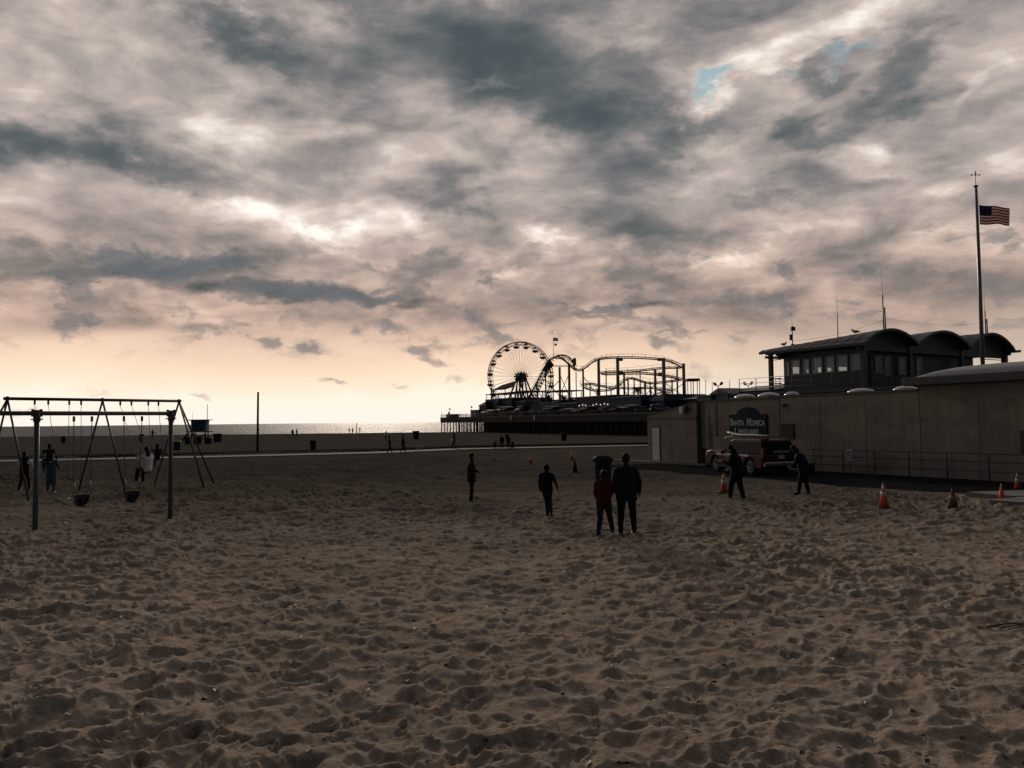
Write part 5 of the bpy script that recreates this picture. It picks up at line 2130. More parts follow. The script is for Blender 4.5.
for sg, zz in ((1, .02),):
    mb = MB(); mb.box((0, Wc / 2 + .004, .86), (2.6, .012, .10)); mb.build('door_stripe', mat("stripe_white", (.62, .60, .56), .4), suv)
    M_ = Matrix.Translation((-.35, Wc / 2 + .012, .62)) @ Matrix.Rotation(R(180), 4, 'Z') @ Matrix.Rotation(R(90), 4, 'X')
    text_mesh("LIFEGUARD", .20, 'door_lettering', mat("stripe_white", (.62, .60, .56)), suv, M_, .004)
    M_ = Matrix.Translation((-Lc / 2 - .012, 0, 1.0)) @ Matrix.Rotation(R(-90), 4, 'Z') @ Matrix.Rotation(R(90), 4, 'X')
    text_mesh("LIFEGUARD", .16, 'tailgate_lettering', mat("stripe_white", (.62, .60, .56)), suv, M_, .004)


def board(lx, ly, lz, L, wd, label, col, rzo=0.0):
    c = math.cos(rzc); s = math.sin(rzc)
    p = (cen.x + lx * c - ly * s, cen.y + lx * s + ly * c, gcar + lz)
    t = thing("rescue_board", label, "surfboard", p, rzc + rzo)
    mb = MB(); n = 14; vs = []
    for i in range(n + 1):
        u = i / n; x = -L / 2 + L * u
        w = wd / 2 * (math.sin(math.pi * (u * .92 + .04)) ** .55); th = .055 * math.sin(math.pi * (u * .9 + .05)) ** .6 + .006
        z = .18 * (max(0, u - .6) / .4) ** 2 + .06 * (max(0, .2 - u) / .2) ** 2
        for k in range(8):
            a = 2 * math.pi * k / 8
            vs.append((x, w * math.cos(a), z + th + th * math.sin(a)))
    fs = [(i * 8 + k, i * 8 + (k + 1) % 8, (i + 1) * 8 + (k + 1) % 8, (i + 1) * 8 + k) for i in range(n) for k in range(8)] + [tuple(range(8)), tuple(n * 8 + k for k in range(8))]
    mb.add(vs, fs, 0, True); mb.build('board', col, t)
    mb = MB(); mb.box((-L / 2 + .25, 0, -.04), (.16, .012, .12)); mb.build('fin', black, t)


board(-.45, .33, 1.685, 3.3, .52, "long white rescue board on the near side of the red SUV's roof", mat("board_white", (.36, .35, .32), .5))
mb = MB(); mb.box((.62, 0, 1.70), (.26, 1.15, .11), bev=.04); mb.build('light_bar', mat("light_bar_lens", (.22, .23, .24), .2), suv)


def pier_car(px, off, rz, label, col, style):
    s, p = pcol(px, off)
    car("parked_car", label, (p.x, p.y, DZ), PRZ + rz, col, 4.7, 1.85, 1.65 if style == 'suv' else 1.42, style, "cars parked on the pier")


MATS.pop("paint_parked_car", None)
pier_car(660, 3.0, R(-118), "white parked SUV on the pier edge beside the blue shed", (.62, .62, .62), 'suv')
MATS.pop("paint_parked_car", None)
pier_car(644.5, 3.2, R(-118), "low silver parked car just left of the white SUV on the pier", (.30, .31, .32), 'sedan')


# =================================================================== LIFEGUARD TOWER and beach furniture
def tower():
    f = at(200, 441, 150)
    g = gz(f.x, f.y) + .35
    t = thing("lifeguard_tower", "pale blue lifeguard hut on stilts with flat overhanging roof near the water", "lifeguard tower", (f.x, f.y, g), R(8))
    s = 150 / F
    blue = mat("hut_blue", (.06, .17, .24), .7, var=.12, scale=1.0)
    mb = MB(); mb.box((0, 0, 3.05), (2.45, 2.3, 2.0), taper=1.12); mb.build('cabin', blue, t)
    mb = MB(); mb.box((0, -.1, 4.13), (3.7, 3.5, .16), bev=.03); mb.build('roof', mat("hut_roof", (.06, .08, .09), .7), t)
    mb = MB(); mb.box((0, -.15, 1.98), (4.0, 3.8, .18), bev=.03); mb.build('deck', wood_dark, t)
    for x in (-1.2, 1.2):
        for y in (-1.2, 1.1):
            mb = MB(); mb.box((x, y, .7), (.18, .18, 2.5)); mb.build('stilt', wood_dark, t)
    mb = MB(); mb.box((0, 0, 1.0), (2.6, .10, .14), M=Matrix.Rotation(.5, 3, 'Y')); mb.box((0, .1, 1.0), (2.6, .10, .14), M=Matrix.Rotation(-.5, 3, 'Y')); mb.build('brace', wood_dark, t)
    mb = MB()
    for z in (2.5, 2.95):
        mb.tube((-1.95, -2.0, z), (1.95, -2.0, z), .03, n=5); mb.tube((-1.95, -2.0, z), (-1.95, 1.6, z), .03, n=5); mb.tube((1.95, -2.0, z), (1.95, 1.6, z), .03, n=5)
    for x in (-1.95, -.6, .6, 1.95): mb.tube((x, -2, 2.0), (x, -2, 2.97), .035, n=5)
    mb.build('railing', wood_dark, t)
    mb = MB(); mb.prism([(-3.4, 0.0), (-2.0, 1.9), (-1.9, 2.0), (-1.9, 1.8), (-3.2, 0)], -.8, .3, axis='Y'); mb.build('ramp', wood_dark, t)
    w = MB(); w.box((0, -1.22, 3.2), (1.3, .06, .8)); wo = w.build('window', mat("hut_shutter", (.04, .11, .16), .6), t)
    mb = MB(); mb.tube((1.15, .6, 4.2), (1.15, .6, 7.1), .06, .05, n=6); mb.build('pole', black, t)
    mb = MB(); mb.tube((-1.5, .6, 4.2), (-1.5, .6, 5.7), .03, .02, n=5); mb.build('whip_aerial', black, t)


tower()


def crate(px, py, Y, size, label, lid=False):
    f = at(px, py, Y)
    g = gz(f.x, f.y)
    t = thing("storage_box", label, "box", (f.x, f.y, g - .02), R(8))
    mb = MB(); mb.box((0, 0, size[2] / 2), size, bev=.05); mb.build('box', mat("box_dark", (.03, .035, .04), .7), t)
    mb = MB(); mb.box((0, 0, size[2] + .04), (size[0] + .08, size[1] + .08, .07), bev=.02); mb.build('lid', dkframe, t)


crate(188.5, 438, 152, (1.2, 1.0, 1.3), "dark storage box on the sand left of the lifeguard hut")
crate(198, 441, 147, (1.3, 1.0, 1.25), "dark storage box on the sand under the left of the lifeguard hut")
crate(209, 441, 147, (1.0, .9, 1.2), "dark storage box on the sand under the right of the lifeguard hut")
crate(177, 455, 100, (.9, .8, 1.1), "dark square box on the sand just right of the front swing post")


def plain_pole(px, pyb, pyt, label, r):
    f = gpx(px, pyb)
    top = at(px + .6, pyt, f.y)
    t = thing("wooden_pole", label, "pole", (f.x, f.y, f.z - .1))
    mb = MB(); mb.tube((0, 0, 0), (top.x - f.x, 0, top.z - f.z + .1), r, r * .8, n=10); mb.build('shaft', wood_dark, t)
    mb = MB(); mb.tube((top.x - f.x, 0, top.z - f.z + .1), (top.x - f.x, 0, top.z - f.z + .16), r * .95, r * .6, n=10); mb.build('cap', dkframe, t)


plain_pole(257.5, 452, 392.5, "tall bare pole standing by the beach path right of the lifeguard hut", .13)
plain_pole(356.3, 433.3, 422.8, "short post at the waterline among the far figures", .16)


BIN = [0]


def bin_(px, pyb, pyt, label, Y=None, k=.62):
    f = gpx(px, pyb)
    if Y: f = at(px, pyb, Y); f.z = gz(f.x, f.y)
    top = at(px, pyt, f.y)
    h = top.z - f.z
    t = thing("litter_bin", label, "litter bin", (f.x, f.y, f.z - .02), random.random(), "litter barrels across the beach")
    m = mat("bin_plastic", (.016, .022, .024), .85, spec=.2, var=.2)
    mb = MB(); r = h * k / 2
    mb.lathe([(r * .76, 0), (r * .80, .03 * h), (r * .93, .88 * h), (r * .94, .9 * h)], n=16); mb.build('barrel', m, t)
    mb = MB(); mb.lathe([(r * .96, .88 * h), (r * 1.12, .90 * h), (r * 1.12, .96 * h), (r * .9, .97 * h), (r * .8, 1.0 * h), (r * .7, .99 * h), (r * .68, .9 * h)], n=16); mb.build('rim', m, t)
    for s in (-1, 1):
        mb = MB(); mb.tube((s * r * .95, -.1, h * .8), (s * r * .95, .1, h * .8), .03, n=5); mb.build('grip', m, t)


bin_(603.5, 504, 455, "large dark tapered bin standing right behind the child in red", k=.37)
bin_(313, 450, 440, "dark bin beside the path right of the bare pole")
bin_(63.3, 442, 436, "small dark bin far off, left of the hanging empty belt swing", 170, .65)
bin_(141.5, 440.5, 434, "small dark bin far off behind the right front bucket swing", 175, .6)
bin_(217.5, 438.5, 433.5, "small dark bin right of the lifeguard hut near the water", 165, 1.0)
bin_(416, 437, 430.8, "small dark bin far off near the waterline left of the pier tip", 175, .8)
bin_(507, 439.0, 434, "small dark bin at the foot of the pier piles", 165, .7)
bin_(564, 441, 433, "dark bin on the sand below the lift hill, beyond the path", 140, .8)


# ------------------------------------------------------------------ traffic cones
orange = mat("cone_orange", (.75, .12, .035), .55, var=.06)
worn = mat("cone_maroon", (.16, .045, .035), .7, var=.2, scale=8)
band = mat("cone_band", (.62, .58, .52), .5, var=.1, scale=12)
cbase = mat("cone_base_black", (.02, .02, .02), .8)


def cone(px, pyf, h, label, style='banded', cw=1.0, tilt=0.0):
    f = gpx(px, pyf)
    t = thing("traffic_cone", label, "traffic cone", (f.x, f.y, f.z - .015), random.random() * .8 - .4, "traffic cones on the sand")
    c = {'banded': orange, 'plain': orange, 'worn': worn, 'dark': mat("cone_dark", (.05, .035, .03), .8)}[style]
    b = h * .21 * cw
    mb = MB(); mb.box((0, 0, .02 * h + .01), (b * 2.25, b * 2.25, .05 * h), bev=.01); mb.build('base', cbase if style != 'plain' else orange, t)

    def rr(z): return b * (1 - z / h) * .88 + .026 * h
    mb = MB(); mb.lathe([(rr(.04 * h), .04 * h), (rr(.5 * h), .5 * h), (rr(.95 * h), .95 * h), (rr(h) * .7, h)], n=18); mb.build('cone_body', c, t)
    if style in ('banded', 'worn'):
        for za, zb in ((.48, .66), (.74, .90)):
            if style == 'worn' and za > .7: continue
            mb = MB(); mb.lathe([(rr(za * h) + .004, za * h), (rr(zb * h) + .004, zb * h)], n=18); mb.build('reflective_band', band if style == 'banded' else mat("cone_band_dirty", (.2, .17, .15), .7), t)
    return t


cone(884, 508, .66, "orange cone with two white bands on the sand nearest the viewer, before the railing")
cone(953, 507.5, .58, "worn maroon cone right of the banded cone on the dark sand", 'worn', 1.25)
cone(1002, 502.5, .52, "bright plain orange cone on the kerb at the far right", 'plain', .9)
cone(1018, 489, .62, "banded cone at the right edge behind the plain orange one")
cone(724, 492.5, .66, "orange cone with pale top in front of the red SUV", 'banded', 1.1)
cone(530.5, 464.5, .62, "small orange and white cone left of the child walking away", 'banded', 1.3)
cone(572, 459.5, .72, "slim pale topped cone beside the dark one beyond the big bin", 'banded', .9)
cone(575, 472, .70, "dark slender cone between the walking child and the big bin", 'dark', .9)
cone(493.5, 461, .50, "tiny pale cone below the seated group by the path", 'banded', 1.0)


def small_sign():
    p = wall_pt(tpx(865), 1.05)
    t = thing("notice_sign", "small pale notice fixed to the pipe railing", "sign", (p[0], p[1], p[2]), WRZ)
    mb = MB(); mb.box((0, 0, .86), (.34, .03, .50), bev=.008); mb.build('panel', mat("notice_white", (.40, .40, .38), .6), t)
    mb = MB(); mb.box((0, -.018, .98), (.24, .006, .05)); mb.box((0, -.018, .86), (.24, .006, .04)); mb.box((0, -.018, .76), (.18, .006, .04)); mb.build('notice_stripe', dkframe, t)
    mb = MB(); mb.tube((0, .03, -.2), (0, .03, 1.1), .02, n=6); mb.build('stake', steel, t)


small_sign()


def litter(px, py, label, kind):
    f = gpx(px, py)
    if kind == 'cup':
        t = thing("paper_cup", label, "cup", (f.x, f.y, f.z - .01), .4)
        mb = MB(); mb.lathe([(.05, 0), (.075, .18), (.08, .19), (.07, .19)], n=12); mb.build('cup', white, t)
        mb = MB(); mb.lathe([(.082, .185), (.082, .2), (.03, .215)], n=12); mb.build('lid', mat("cup_lid", (.4, .4, .4), .5), t)
    elif kind == 'paper':
        mb = MB(); rnd = random.Random(int(px))
        n = 7; vs = [(rnd.uniform(-.12, .12), rnd.uniform(-.1, .1), rnd.uniform(.0, .09)) for _ in range(14)]
        bm = bmesh.new()
        for v in vs: bm.verts.new(v)
        bmesh.ops.convex_hull(bm, input=bm.verts)
        me = bpy.data.meshes.new("paper_scrap"); bm.to_mesh(me); bm.free()
        me.materials.append(white)
        o = bpy.data.objects.new("paper_scrap", me); C.objects.link(o); o.location = (f.x, f.y, f.z)
        tag(o, label, "litter")
    else:
        rnd = random.Random(3)
        mb = MB()
        for k in range(5):
            a = Vector((rnd.uniform(-.35, .1), rnd.uniform(-.1, .1), rnd.uniform(.0, .05)))
            pts = [a]
            for i in range(5): pts.append(pts[-1] + Vector((rnd.uniform(.05, .16), rnd.uniform(-.08, .08), rnd.uniform(-.02, .04))))
            for q in pts: q.z = gz(f.x + q.x, f.y + q.y) - f.z + .012 + max(0, q.z) * .4
            mb.path(pts, [.007, .007, .006, .005, .004, .002], n=5)
        o = mb.build("twig", mat("twig_bark", (.06, .048, .038), .9), None, (f.x, f.y, f.z)); tag(o, label, "twig")


litter(963, 503.5, "small pale cup lying beside the worn maroon cone", 'cup')
litter(805, 484.5, "scrap of white paper on the dark sand below the right stooping person", 'paper')
litter(68, 499, "scrap of white paper on the sand right of the left swing post", 'paper')
litter(973, 484, "tiny white scrap on the asphalt by the railing", 'paper')
litter(1000, 630, "dark forked twig lying on the sand at the right edge", 'twig')


def debris():
    """chips of kelp, shell and bark scattered on the sand"""
    rnd = random.Random(11)
    mb = MB()
    for _ in range(900):
        d = 5.5 + 20 * rnd.random() ** 1.3
        a = rnd.uniform(-.62, .62)
        x, y = d * math.sin(a), d * math.cos(a)
        z = gz(x, y) + .004
        s = rnd.uniform(.006, .02) * (1 + d * .03)
        th = rnd.random() * 6.28
        c, q = math.cos(th), math.sin(th)
        L = s * rnd.uniform(1, 3.0)
        mb.add([(x + L * c, y + L * q, z), (x - s * q, y + s * c, z + s * .7), (x - L * c, y - L * q, z), (x + s * q, y - s * c, z + s * .3)], [(0, 1, 2, 3)], 0 if rnd.random() < .75 else 1)
    o = mb.build("beach_debris", [mat("kelp_scrap", (.03, .025, .02), .9), mat("shell_scrap", (.45, .42, .38), .7)])
    tag(o, kind='stuff')


debris()

# =================================================================== PEOPLE
SKIN = mat("skin", (.30, .17, .12), .6, var=.05)
SKIN2 = mat("skin_dark", (.12, .07, .05), .6, var=.05)
HAIRM = mat("hair_dark", (.018, .014, .012), .7, spec=.12, var=.2, scale=30)
NAVY = mat("cloth_navy", (.018, .022, .032), .85, spec=.12, var=.15, scale=15)
BLACKC = mat("cloth_black", (.012, .013, .015), .9, spec=.12, var=.15, scale=15)
RED = mat("cloth_red", (.075, .020, .017), .85, spec=.12, var=.12, scale=15)
JEANS = mat("cloth_jeans", (.022, .030, .045), .85, spec=.12, var=.15, scale=20)
WHITEC = mat("cloth_white", (.80, .80, .77), .85, var=.06, scale=12)
SLATE = mat("cloth_slate", (.075, .10, .13), .85, spec=.12, var=.12, scale=12)
SHOE = mat("shoe_black", (.012, .012, .012), .5)
SHOEW = mat("shoe_pale", (.35, .34, .33), .6)

BASEPOSE = dict(
    pelvis=(0, 0, .94), waist=(0, 0, 1.08), chest=(0, 0, 1.30), neck=(0, 0, 1.47), head=(0, .015, 1.625),
    shl=(-.185, 0, 1.405), ell=(-.235, -.01, 1.13), wrl=(-.245, .05, .88),
    shr=(.185, 0, 1.405), elr=(.235, -.01, 1.13), wrr=(.245, .05, .88),
    hil=(-.09, 0, .92), knl=(-.10, .02, .50), anl=(-.11, -.02, .09),
    hir=(.09, 0, .92), knr=(.10, .02, .50), anr=(.11, -.02, .09))


def seg_dist(P, a, b):
    a = np.array(a, float); b = np.array(b, float)
    ab = b - a
    t = np.clip(((P - a) @ ab) / max(1e-9, ab @ ab), 0, 1)
    return np.linalg.norm(P - (a + t[:, None] * ab), axis=1)


def person(label, foot, rz, H, pose=None, top=BLACKC, bottom=JEANS, shoes=SHOE, skin=SKIN, hair='short', fat=1.0, coat=False, detail=True, group=None, skirt=0.0, lean=0.0, sleeves=None, zfix=None, bag=None, hold=None, hairmat=None, hem=None):
    """one continuous figure; local +y is the way it faces"""
    p = {k: Vector(v) for k, v in BASEPOSE.items()}
    for k, v in (pose or {}).items(): p[k] = Vector(v)
    s = H / 1.75
    z = foot.z if zfix is None else zfix
    t = thing("person", label, "person", (foot.x, foot.y, z - (.045 if zfix is None else .02)), rz, group, scale=s)
    kid = H < 1.5
    mb = MB()
    rings = []

    def limb(a, b, ra, rb, fl=1.0):
        a, b = Vector(a), Vector(b)
        d = (b - a).normalized()
        pts = [a - d * ra * .8, a - d * ra * .45, a, a.lerp(b, .33), a.lerp(b, .66), b, b + d * rb * .45, b + d * rb * .8]
        mid = ra * .7 + rb * .3
        mb.path(pts, [ra * .5, ra * .88, ra, mid, ra * .35 + rb * .65, rb, rb * .88, rb * .5], n=10, flat=fl)

    def torso(pts, rx, ry, side):
        """elliptical sweep, wide along SIDE"""
        n = 16; vs = []
        for i, q in enumerate(pts):
            tg = (pts[min(len(pts) - 1, i + 1)] - pts[max(0, i - 1)]).normalized()
            u = (side - tg * side.dot(tg)).normalized(); w = tg.cross(u)
            for k in range(n):
                a = 2 * math.pi * k / n
                vs.append(q + u * rx[i] * math.cos(a) + w * ry[i] * math.sin(a))
        fs = [(i * n + k, i * n + (k + 1) % n, (i + 1) * n + (k + 1) % n, (i + 1) * n + k) for i in range(len(pts) - 1) for k in range(n)]
        fs += [tuple(range(n)), tuple((len(pts) - 1) * n + k for k in range(n))]
        mb.add(vs, fs)
    side = (p['shr'] - p['shl']).normalized()
    up = (p['neck'] - p['pelvis']).normalized()
    f = fat
    c1 = .035 if coat else 0
    lowest = p['pelvis'] - up * (.20 if coat else .10)
    pts = [lowest, p['pelvis'] - up * .02, p['waist'], p['waist'].lerp(p['chest'], .5), p['chest'], p['chest'].lerp(p['neck'], .55), p['neck'] - up * .02, p['neck'] + up * .02]
    rx = [(.155 + c1) * f, (.165 + c1) * f, (.145 + c1) * f, .158 * f + c1, .175 * f + c1 * .6, .165 * f, .085, .05]
    ry = [(.11 + c1) * f, (.115 + c1) * f, (.10 + c1) * f, .11 * f + c1, .118 * f + c1 * .5, .095 * f, .07, .05]
    torso(pts, rx, ry, side)
    for a, b in (('shl', 'ell'), ('shr', 'elr')): limb(p[a], p[b], .058 * f + c1 * .5, .045 + c1 * .4)
    for a, b in (('ell', 'wrl'), ('elr', 'wrr')): limb(p[a], p[b], .046 + c1 * .4, .030 + c1 * .3)
    limb(p['shl'].lerp(p['neck'], .15), p['shr'].lerp(p['neck'], .15), .062 * f, .062 * f)
    lf = (1.0 + (f - 1) * .8) * (1.12 if f > 1.15 else 1.0)
    for a, b in (('hil', 'knl'), ('hir', 'knr')): limb(p[a], p[b], .088 * lf, .058 * lf)
    for a, b in (('knl', 'anl'), ('knr', 'anr')): limb(p[a], p[b], .060 * lf, .042 * lf)
    limb(p['neck'] - up * .03, p['neck'].lerp(p['head'], .6), .060 * min(f, 1.25), .056 * min(f, 1.15))
    hk = 1.22 if kid else 1.06
    hd_ = (p['head'] - p['neck']).normalized()
    # head: skull, jaw, nose, ears
    hm = hd_.rotation_difference(Vector((0, 0, 1))).inverted().to_matrix()
    Hc = p['head']
    mb.ball(Hc + hm @ Vector((0, -.005, .02)), (.076 * hk, .094 * hk, .105 * hk), 14, 10, M=hm)
    mb.ball(Hc + hm @ Vector((0, .03, -.055)), (.055 * hk, .062 * hk, .065 * hk), 12, 8, M=hm)
    if detail:
        mb.ball(Hc + hm @ Vector((0, .098, -.005)), (.013, .018, .024), 8, 6, M=hm)
        for sx in (-1, 1): mb.ball(Hc + hm @ Vector((sx * .080 * hk, -.005, .0)), (.010, .020, .030), 8, 6, M=hm)
    feet = []
    for side_ in ('l', 'r'):
        an = p['an' + side_]; kn = p['kn' + side_]
        tv = p.get('to' + side_)
        if tv is None:
            fw = Vector((0, 1, 0))
            tv = an + fw * .16 + Vector((0, 0, -.055))
        heel = an + Vector((0, 0, -.045)) - (tv - an).normalized() * .045
        mb.path([heel, an + Vector((0, 0, -.035)) + (tv - an) * .25, an.lerp(tv, .7) + Vector((0, 0, -.012)), tv], [.040, .044, .042, .028], n=10)
        feet.append((an, tv))
    # hands: palm, four fingers, thumb
    hands = []
    for sd_, el, wr in ((-1, 'ell', 'wrl'), (1, 'elr', 'wrr')):
        d = (p[wr] - p[el]).normalized()
        sv_ = d.cross(Vector((0, 1, 0)))
        if sv_.length < .3: sv_ = Vector((1, 0, 0))
        sv_.normalize(); nrm = sv_.cross(d).normalized()
        a = p[wr] + d * .015; b = p[wr] + d * .085
        hands.append((p[wr] + d * .02, p[wr] + d * .17))
        fw = (Vector((0, 1, 0)) - d * d.y)
        fw = fw.normalized() if fw.length > .2 else nrm
        if detail:
            across = fw                        # palm wide along the walking direction, thumb forwards
            nn = across.cross(d).normalized() * sd_
            mb.path([a, a.lerp(b, .5), b], [.024, .032, .034], n=10)
            for k, (L, o) in enumerate(((.066, .030), (.075, .010), (.070, -.010), (.056, -.029))):
                r0 = b + across * o - d * .012
                mb.path([r0, r0 + d * L * .5 - nn * .006, r0 + d * L * .8 - nn * .022, r0 + d * L * .95 - nn * .038], [.0105, .010, .009, .007], n=6)
            r0 = a + across * .020 + d * .01
            mb.path([r0, r0 + across * .028 + d * .026, r0 + across * .036 + d * .056 - nn * .012], [.013, .011, .009], n=6)
        else:
            mb.path([a, b, b + d * .06], [.024, .034, .018], n=8)
    if skirt:
        torso([p['pelvis'] - Vector((0, 0, skirt)), p['pelvis'] - Vector((0, 0, skirt * .4)), p['pelvis'], p['waist']], [.24, .21, .17, .13], [.20, .17, .13, .09], side)
    # unite into one skin
    me = bpy.data.meshes.new("tmp")
    me.from_pydata(mb.v, [], mb.f)
    bm = bmesh.new(); bm.from_mesh(me); bmesh.ops.recalc_face_normals(bm, faces=bm.faces); bm.to_mesh(me); bm.free()
    o = bpy.data.objects.new("tmp", me); C.objects.link(o)
    m = o.modifiers.new("r", 'REMESH'); m.mode = 'VOXEL'; m.voxel_size = .011 if detail else .024
    m2 = o.modifiers.new("s", 'SMOOTH'); m2.factor = .5; m2.iterations = 2 if detail else 1
    dg = bpy.context.evaluated_depsgraph_get()
    body = bpy.data.meshes.new_from_object(o.evaluated_get(dg))
    bpy.data.objects.remove(o); bpy.data.meshes.remove(me)
    nv = len(body.vertices); co = np.zeros(nv * 3); body.vertices.foreach_get('co', co); co = co.reshape(-1, 3)
    if detail:   # soft folds in the clothing
        body.vertices.foreach_get('co', co.ravel())
        nrmv = np.zeros(nv * 3); body.vertices.foreach_get('normal', nrmv); nrmv = nrmv.reshape(-1, 3)
        dis = .012 * vnoise(co[:, 0] * 1.0 + co[:, 2] * 2.2, co[:, 1] + co[:, 2] * 5.0, 5.0, 5) + .008 * vnoise(co[:, 0] + co[:, 2], co[:, 2] * 3 + co[:, 1] * 2, 13.0, 6)
        amp = np.where(co[:, 2] > p['neck'].z + .03, .0, 1.0)
        hd_d = np.minimum(seg_dist(co, *hands[0]), seg_dist(co, *hands[1]))
        amp = amp * np.clip((hd_d - .05) / .08, 0, 1)
        co = co + nrmv * (dis * amp)[:, None]
        body.vertices.foreach_set('co', co.ravel())
    nf = len(body.polygons); ce = np.zeros(nf * 3); body.polygons.foreach_get('center', ce); ce = ce.reshape(-1, 3)
    mats = [top, bottom, skin, shoes, sleeves or top, hem or top]
    for mm in mats: body.materials.append(mm)
    hipz = lowest
    segs = [(p['pelvis'] + up * .02, p['neck'] - up * .03, .14, 0), (p['shl'], p['shr'], .06, 0),
            (p['shl'], p['ell'], .05, 4), (p['ell'], p['wrl'] - (p['wrl'] - p['ell']) * .02, .04, 4), (p['shr'], p['elr'], .05, 4), (p['elr'], p['wrr'] - (p['wrr'] - p['elr']) * .02, .04, 4),
            (p['hil'], p['knl'], .08, 1), (p['knl'], p['anl'] + (p['knl'] - p['anl']) * .08, .05, 1), (p['hir'], p['knr'], .08, 1), (p['knr'], p['anr'] + (p['knr'] - p['anr']) * .08, .05, 1),
            (p['neck'] + hd_ * .03, p['head'], .06, 2), (p['head'], p['head'] + hd_ * .04, .09, 2),
            (hands[0][0], hands[0][1], .035, 2), (hands[1][0], hands[1][1], .035, 2),
            (feet[0][0] - Vector((0, 0, .04)), feet[0][1], .042, 3), (feet[1][0] - Vector((0, 0, .04)), feet[1][1], .042, 3)]
    if coat: segs.append((lowest, p['pelvis'], .17, 0))
    D = np.stack([seg_dist(ce, a, b) - r for a, b, r, _ in segs])
    idx = np.array([q[3] for q in segs])[D.argmin(0)]
    if hem is not None:
        zc = (p['pelvis'] - up * .03)
        rel = (ce - np.array(zc)) @ np.array(up)
        idx = np.where((idx == 0) & (rel < -.035), 5, idx)
    body.polygons.foreach_set('material_index', idx.astype(np.int32))
    body.polygons.foreach_set('use_smooth', np.ones(nf, bool))
    body.name = "body"
    bo = bpy.data.objects.new("body", body); C.objects.link(bo); bo.parent = t
    hmt = hairmat or HAIRM
    if hair != 'bald':
        h = MB()
        k = 1.09 * hk
        h.ball(Hc + hm @ Vector((0, -.022, .034)), (.080 * k, .090 * k, .098 * k), 14, 10, M=hm)
        if hair == 'long':
            h.path([Hc + hm @ Vector((0, -.06, .02)), Hc + hm @ Vector((0, -.095, -.10)), Hc + hm @ Vector((0, -.10, -.22)), Hc + hm @ Vector((0, -.09, -.32))], [.075, .085, .075, .03], n=10, flat=.6)
        if hair == 'tail':
            h.path([Hc + hm @ Vector((0, -.09, .04)), Hc + hm @ Vector((0, -.15, .0)), Hc + hm @ Vector((0, -.15, -.15))], [.03, .035, .01], n=8)
        h.build('hair', hmt, t)
    if detail:
        e = MB()
        for sx in (-1, 1): e.ball(Hc + hm @ Vector((sx * .030, .083 * hk, .018)), (.013, .008, .009), 8, 6, M=hm)
        e.build('eyes', black, t)
        e = MB(); e.ball(Hc + hm @ Vector((0, .090 * hk, -.050)), (.024, .008, .007), 8, 6, M=hm); e.build('mouth', mat("lips", (.25, .09, .08), .5), t)
    if bag:
        bx_, sz_, cm = bag
        q = MB(); q.box(bx_, sz_, bev=min(sz_) * .35); q.build('bag' if False else 'backpack', cm, t)
    return t


def fpt(px, py):
    return gpx(px, py)


# --- the man in dark clothes, nearest
f = fpt(627, 530.5)
person("large man in dark jacket and trousers holding the hand of the child in red", f, R(6), 1.80,
       dict(shl=(-.185, 0, 1.375), ell=(-.265, -.02, 1.12), wrl=(-.30, .04, .90), shr=(.185, 0, 1.375), elr=(.275, -.03, 1.12), wrr=(.29, .03, .90),
            anl=(-.15, -.04, .09), knl=(-.12, .02, .50), anr=(.17, .04, .09), knr=(.14, .04, .50), hil=(-.10, 0, .9), hir=(.10, 0, .9), neck=(0, 0, 1.46), head=(.0, .02, 1.60)),
       top=NAVY, bottom=BLACKC, hair='short', fat=1.2, coat=True)
# --- child in red
f = fpt(604, 531)
person("child in a red hooded top and dark jeans stepping right beside the large man", f, R(2), 1.42,
       dict(knl=(-.10, -.01, .50), anl=(-.16, -.05, .09), knr=(.17, .10, .54), anr=(.21, -.12, .17), tor=(.24, .03, .09), hil=(-.09, 0, .92), hir=(.09, 0, .92),
            elr=(.27, .02, 1.20), wrr=(.42, .03, 1.12), ell=(-.23, .04, 1.14), wrl=(-.18, .22, 1.02), head=(.02, .05, 1.60)),
       top=RED, bottom=JEANS, hair='short', fat=1.3)
# --- child in the centre walking away
f = fpt(547, 512.5)
person("child in a dark jacket walking away in the middle of the sand", f, R(-4), 1.36,
       dict(shl=(-.19, 0, 1.40), shr=(.19, 0, 1.39), elr=(.30, -.04, 1.16), wrr=(.37, -.04, .93), ell=(-.25, -.03, 1.15), wrl=(-.24, .07, .92),
            knl=(.0, .05, .52), anl=(.02, .10, .09), knr=(.09, .06, .50), anr=(.15, -.22, .20), tor=(.17, -.13, .06), pelvis=(.0, 0, .94), hil=(-.07, 0, .92), hir=(.09, 0, .92)),
       top=BLACKC, bottom=JEANS, hair='short', fat=1.3)
# --- slim figure on the left with one arm out
f = fpt(471.5, 500)
person("slim person in navy standing side on with one forearm held out to the right", f, R(-75), 1.52,
       dict(ell=(-.22, .06, 1.15), wrl=(-.18, .30, 1.08), elr=(.22, -.02, 1.14), wrr=(.24, .08, .92), anl=(-.07, .02, .09), anr=(.07, -.06, .09), knl=(-.08, .03, .5), knr=(.08, .0, .5), head=(0, .03, 1.63)),
       top=NAVY, bottom=BLACKC, hair='short', fat=1.1, coat=True)
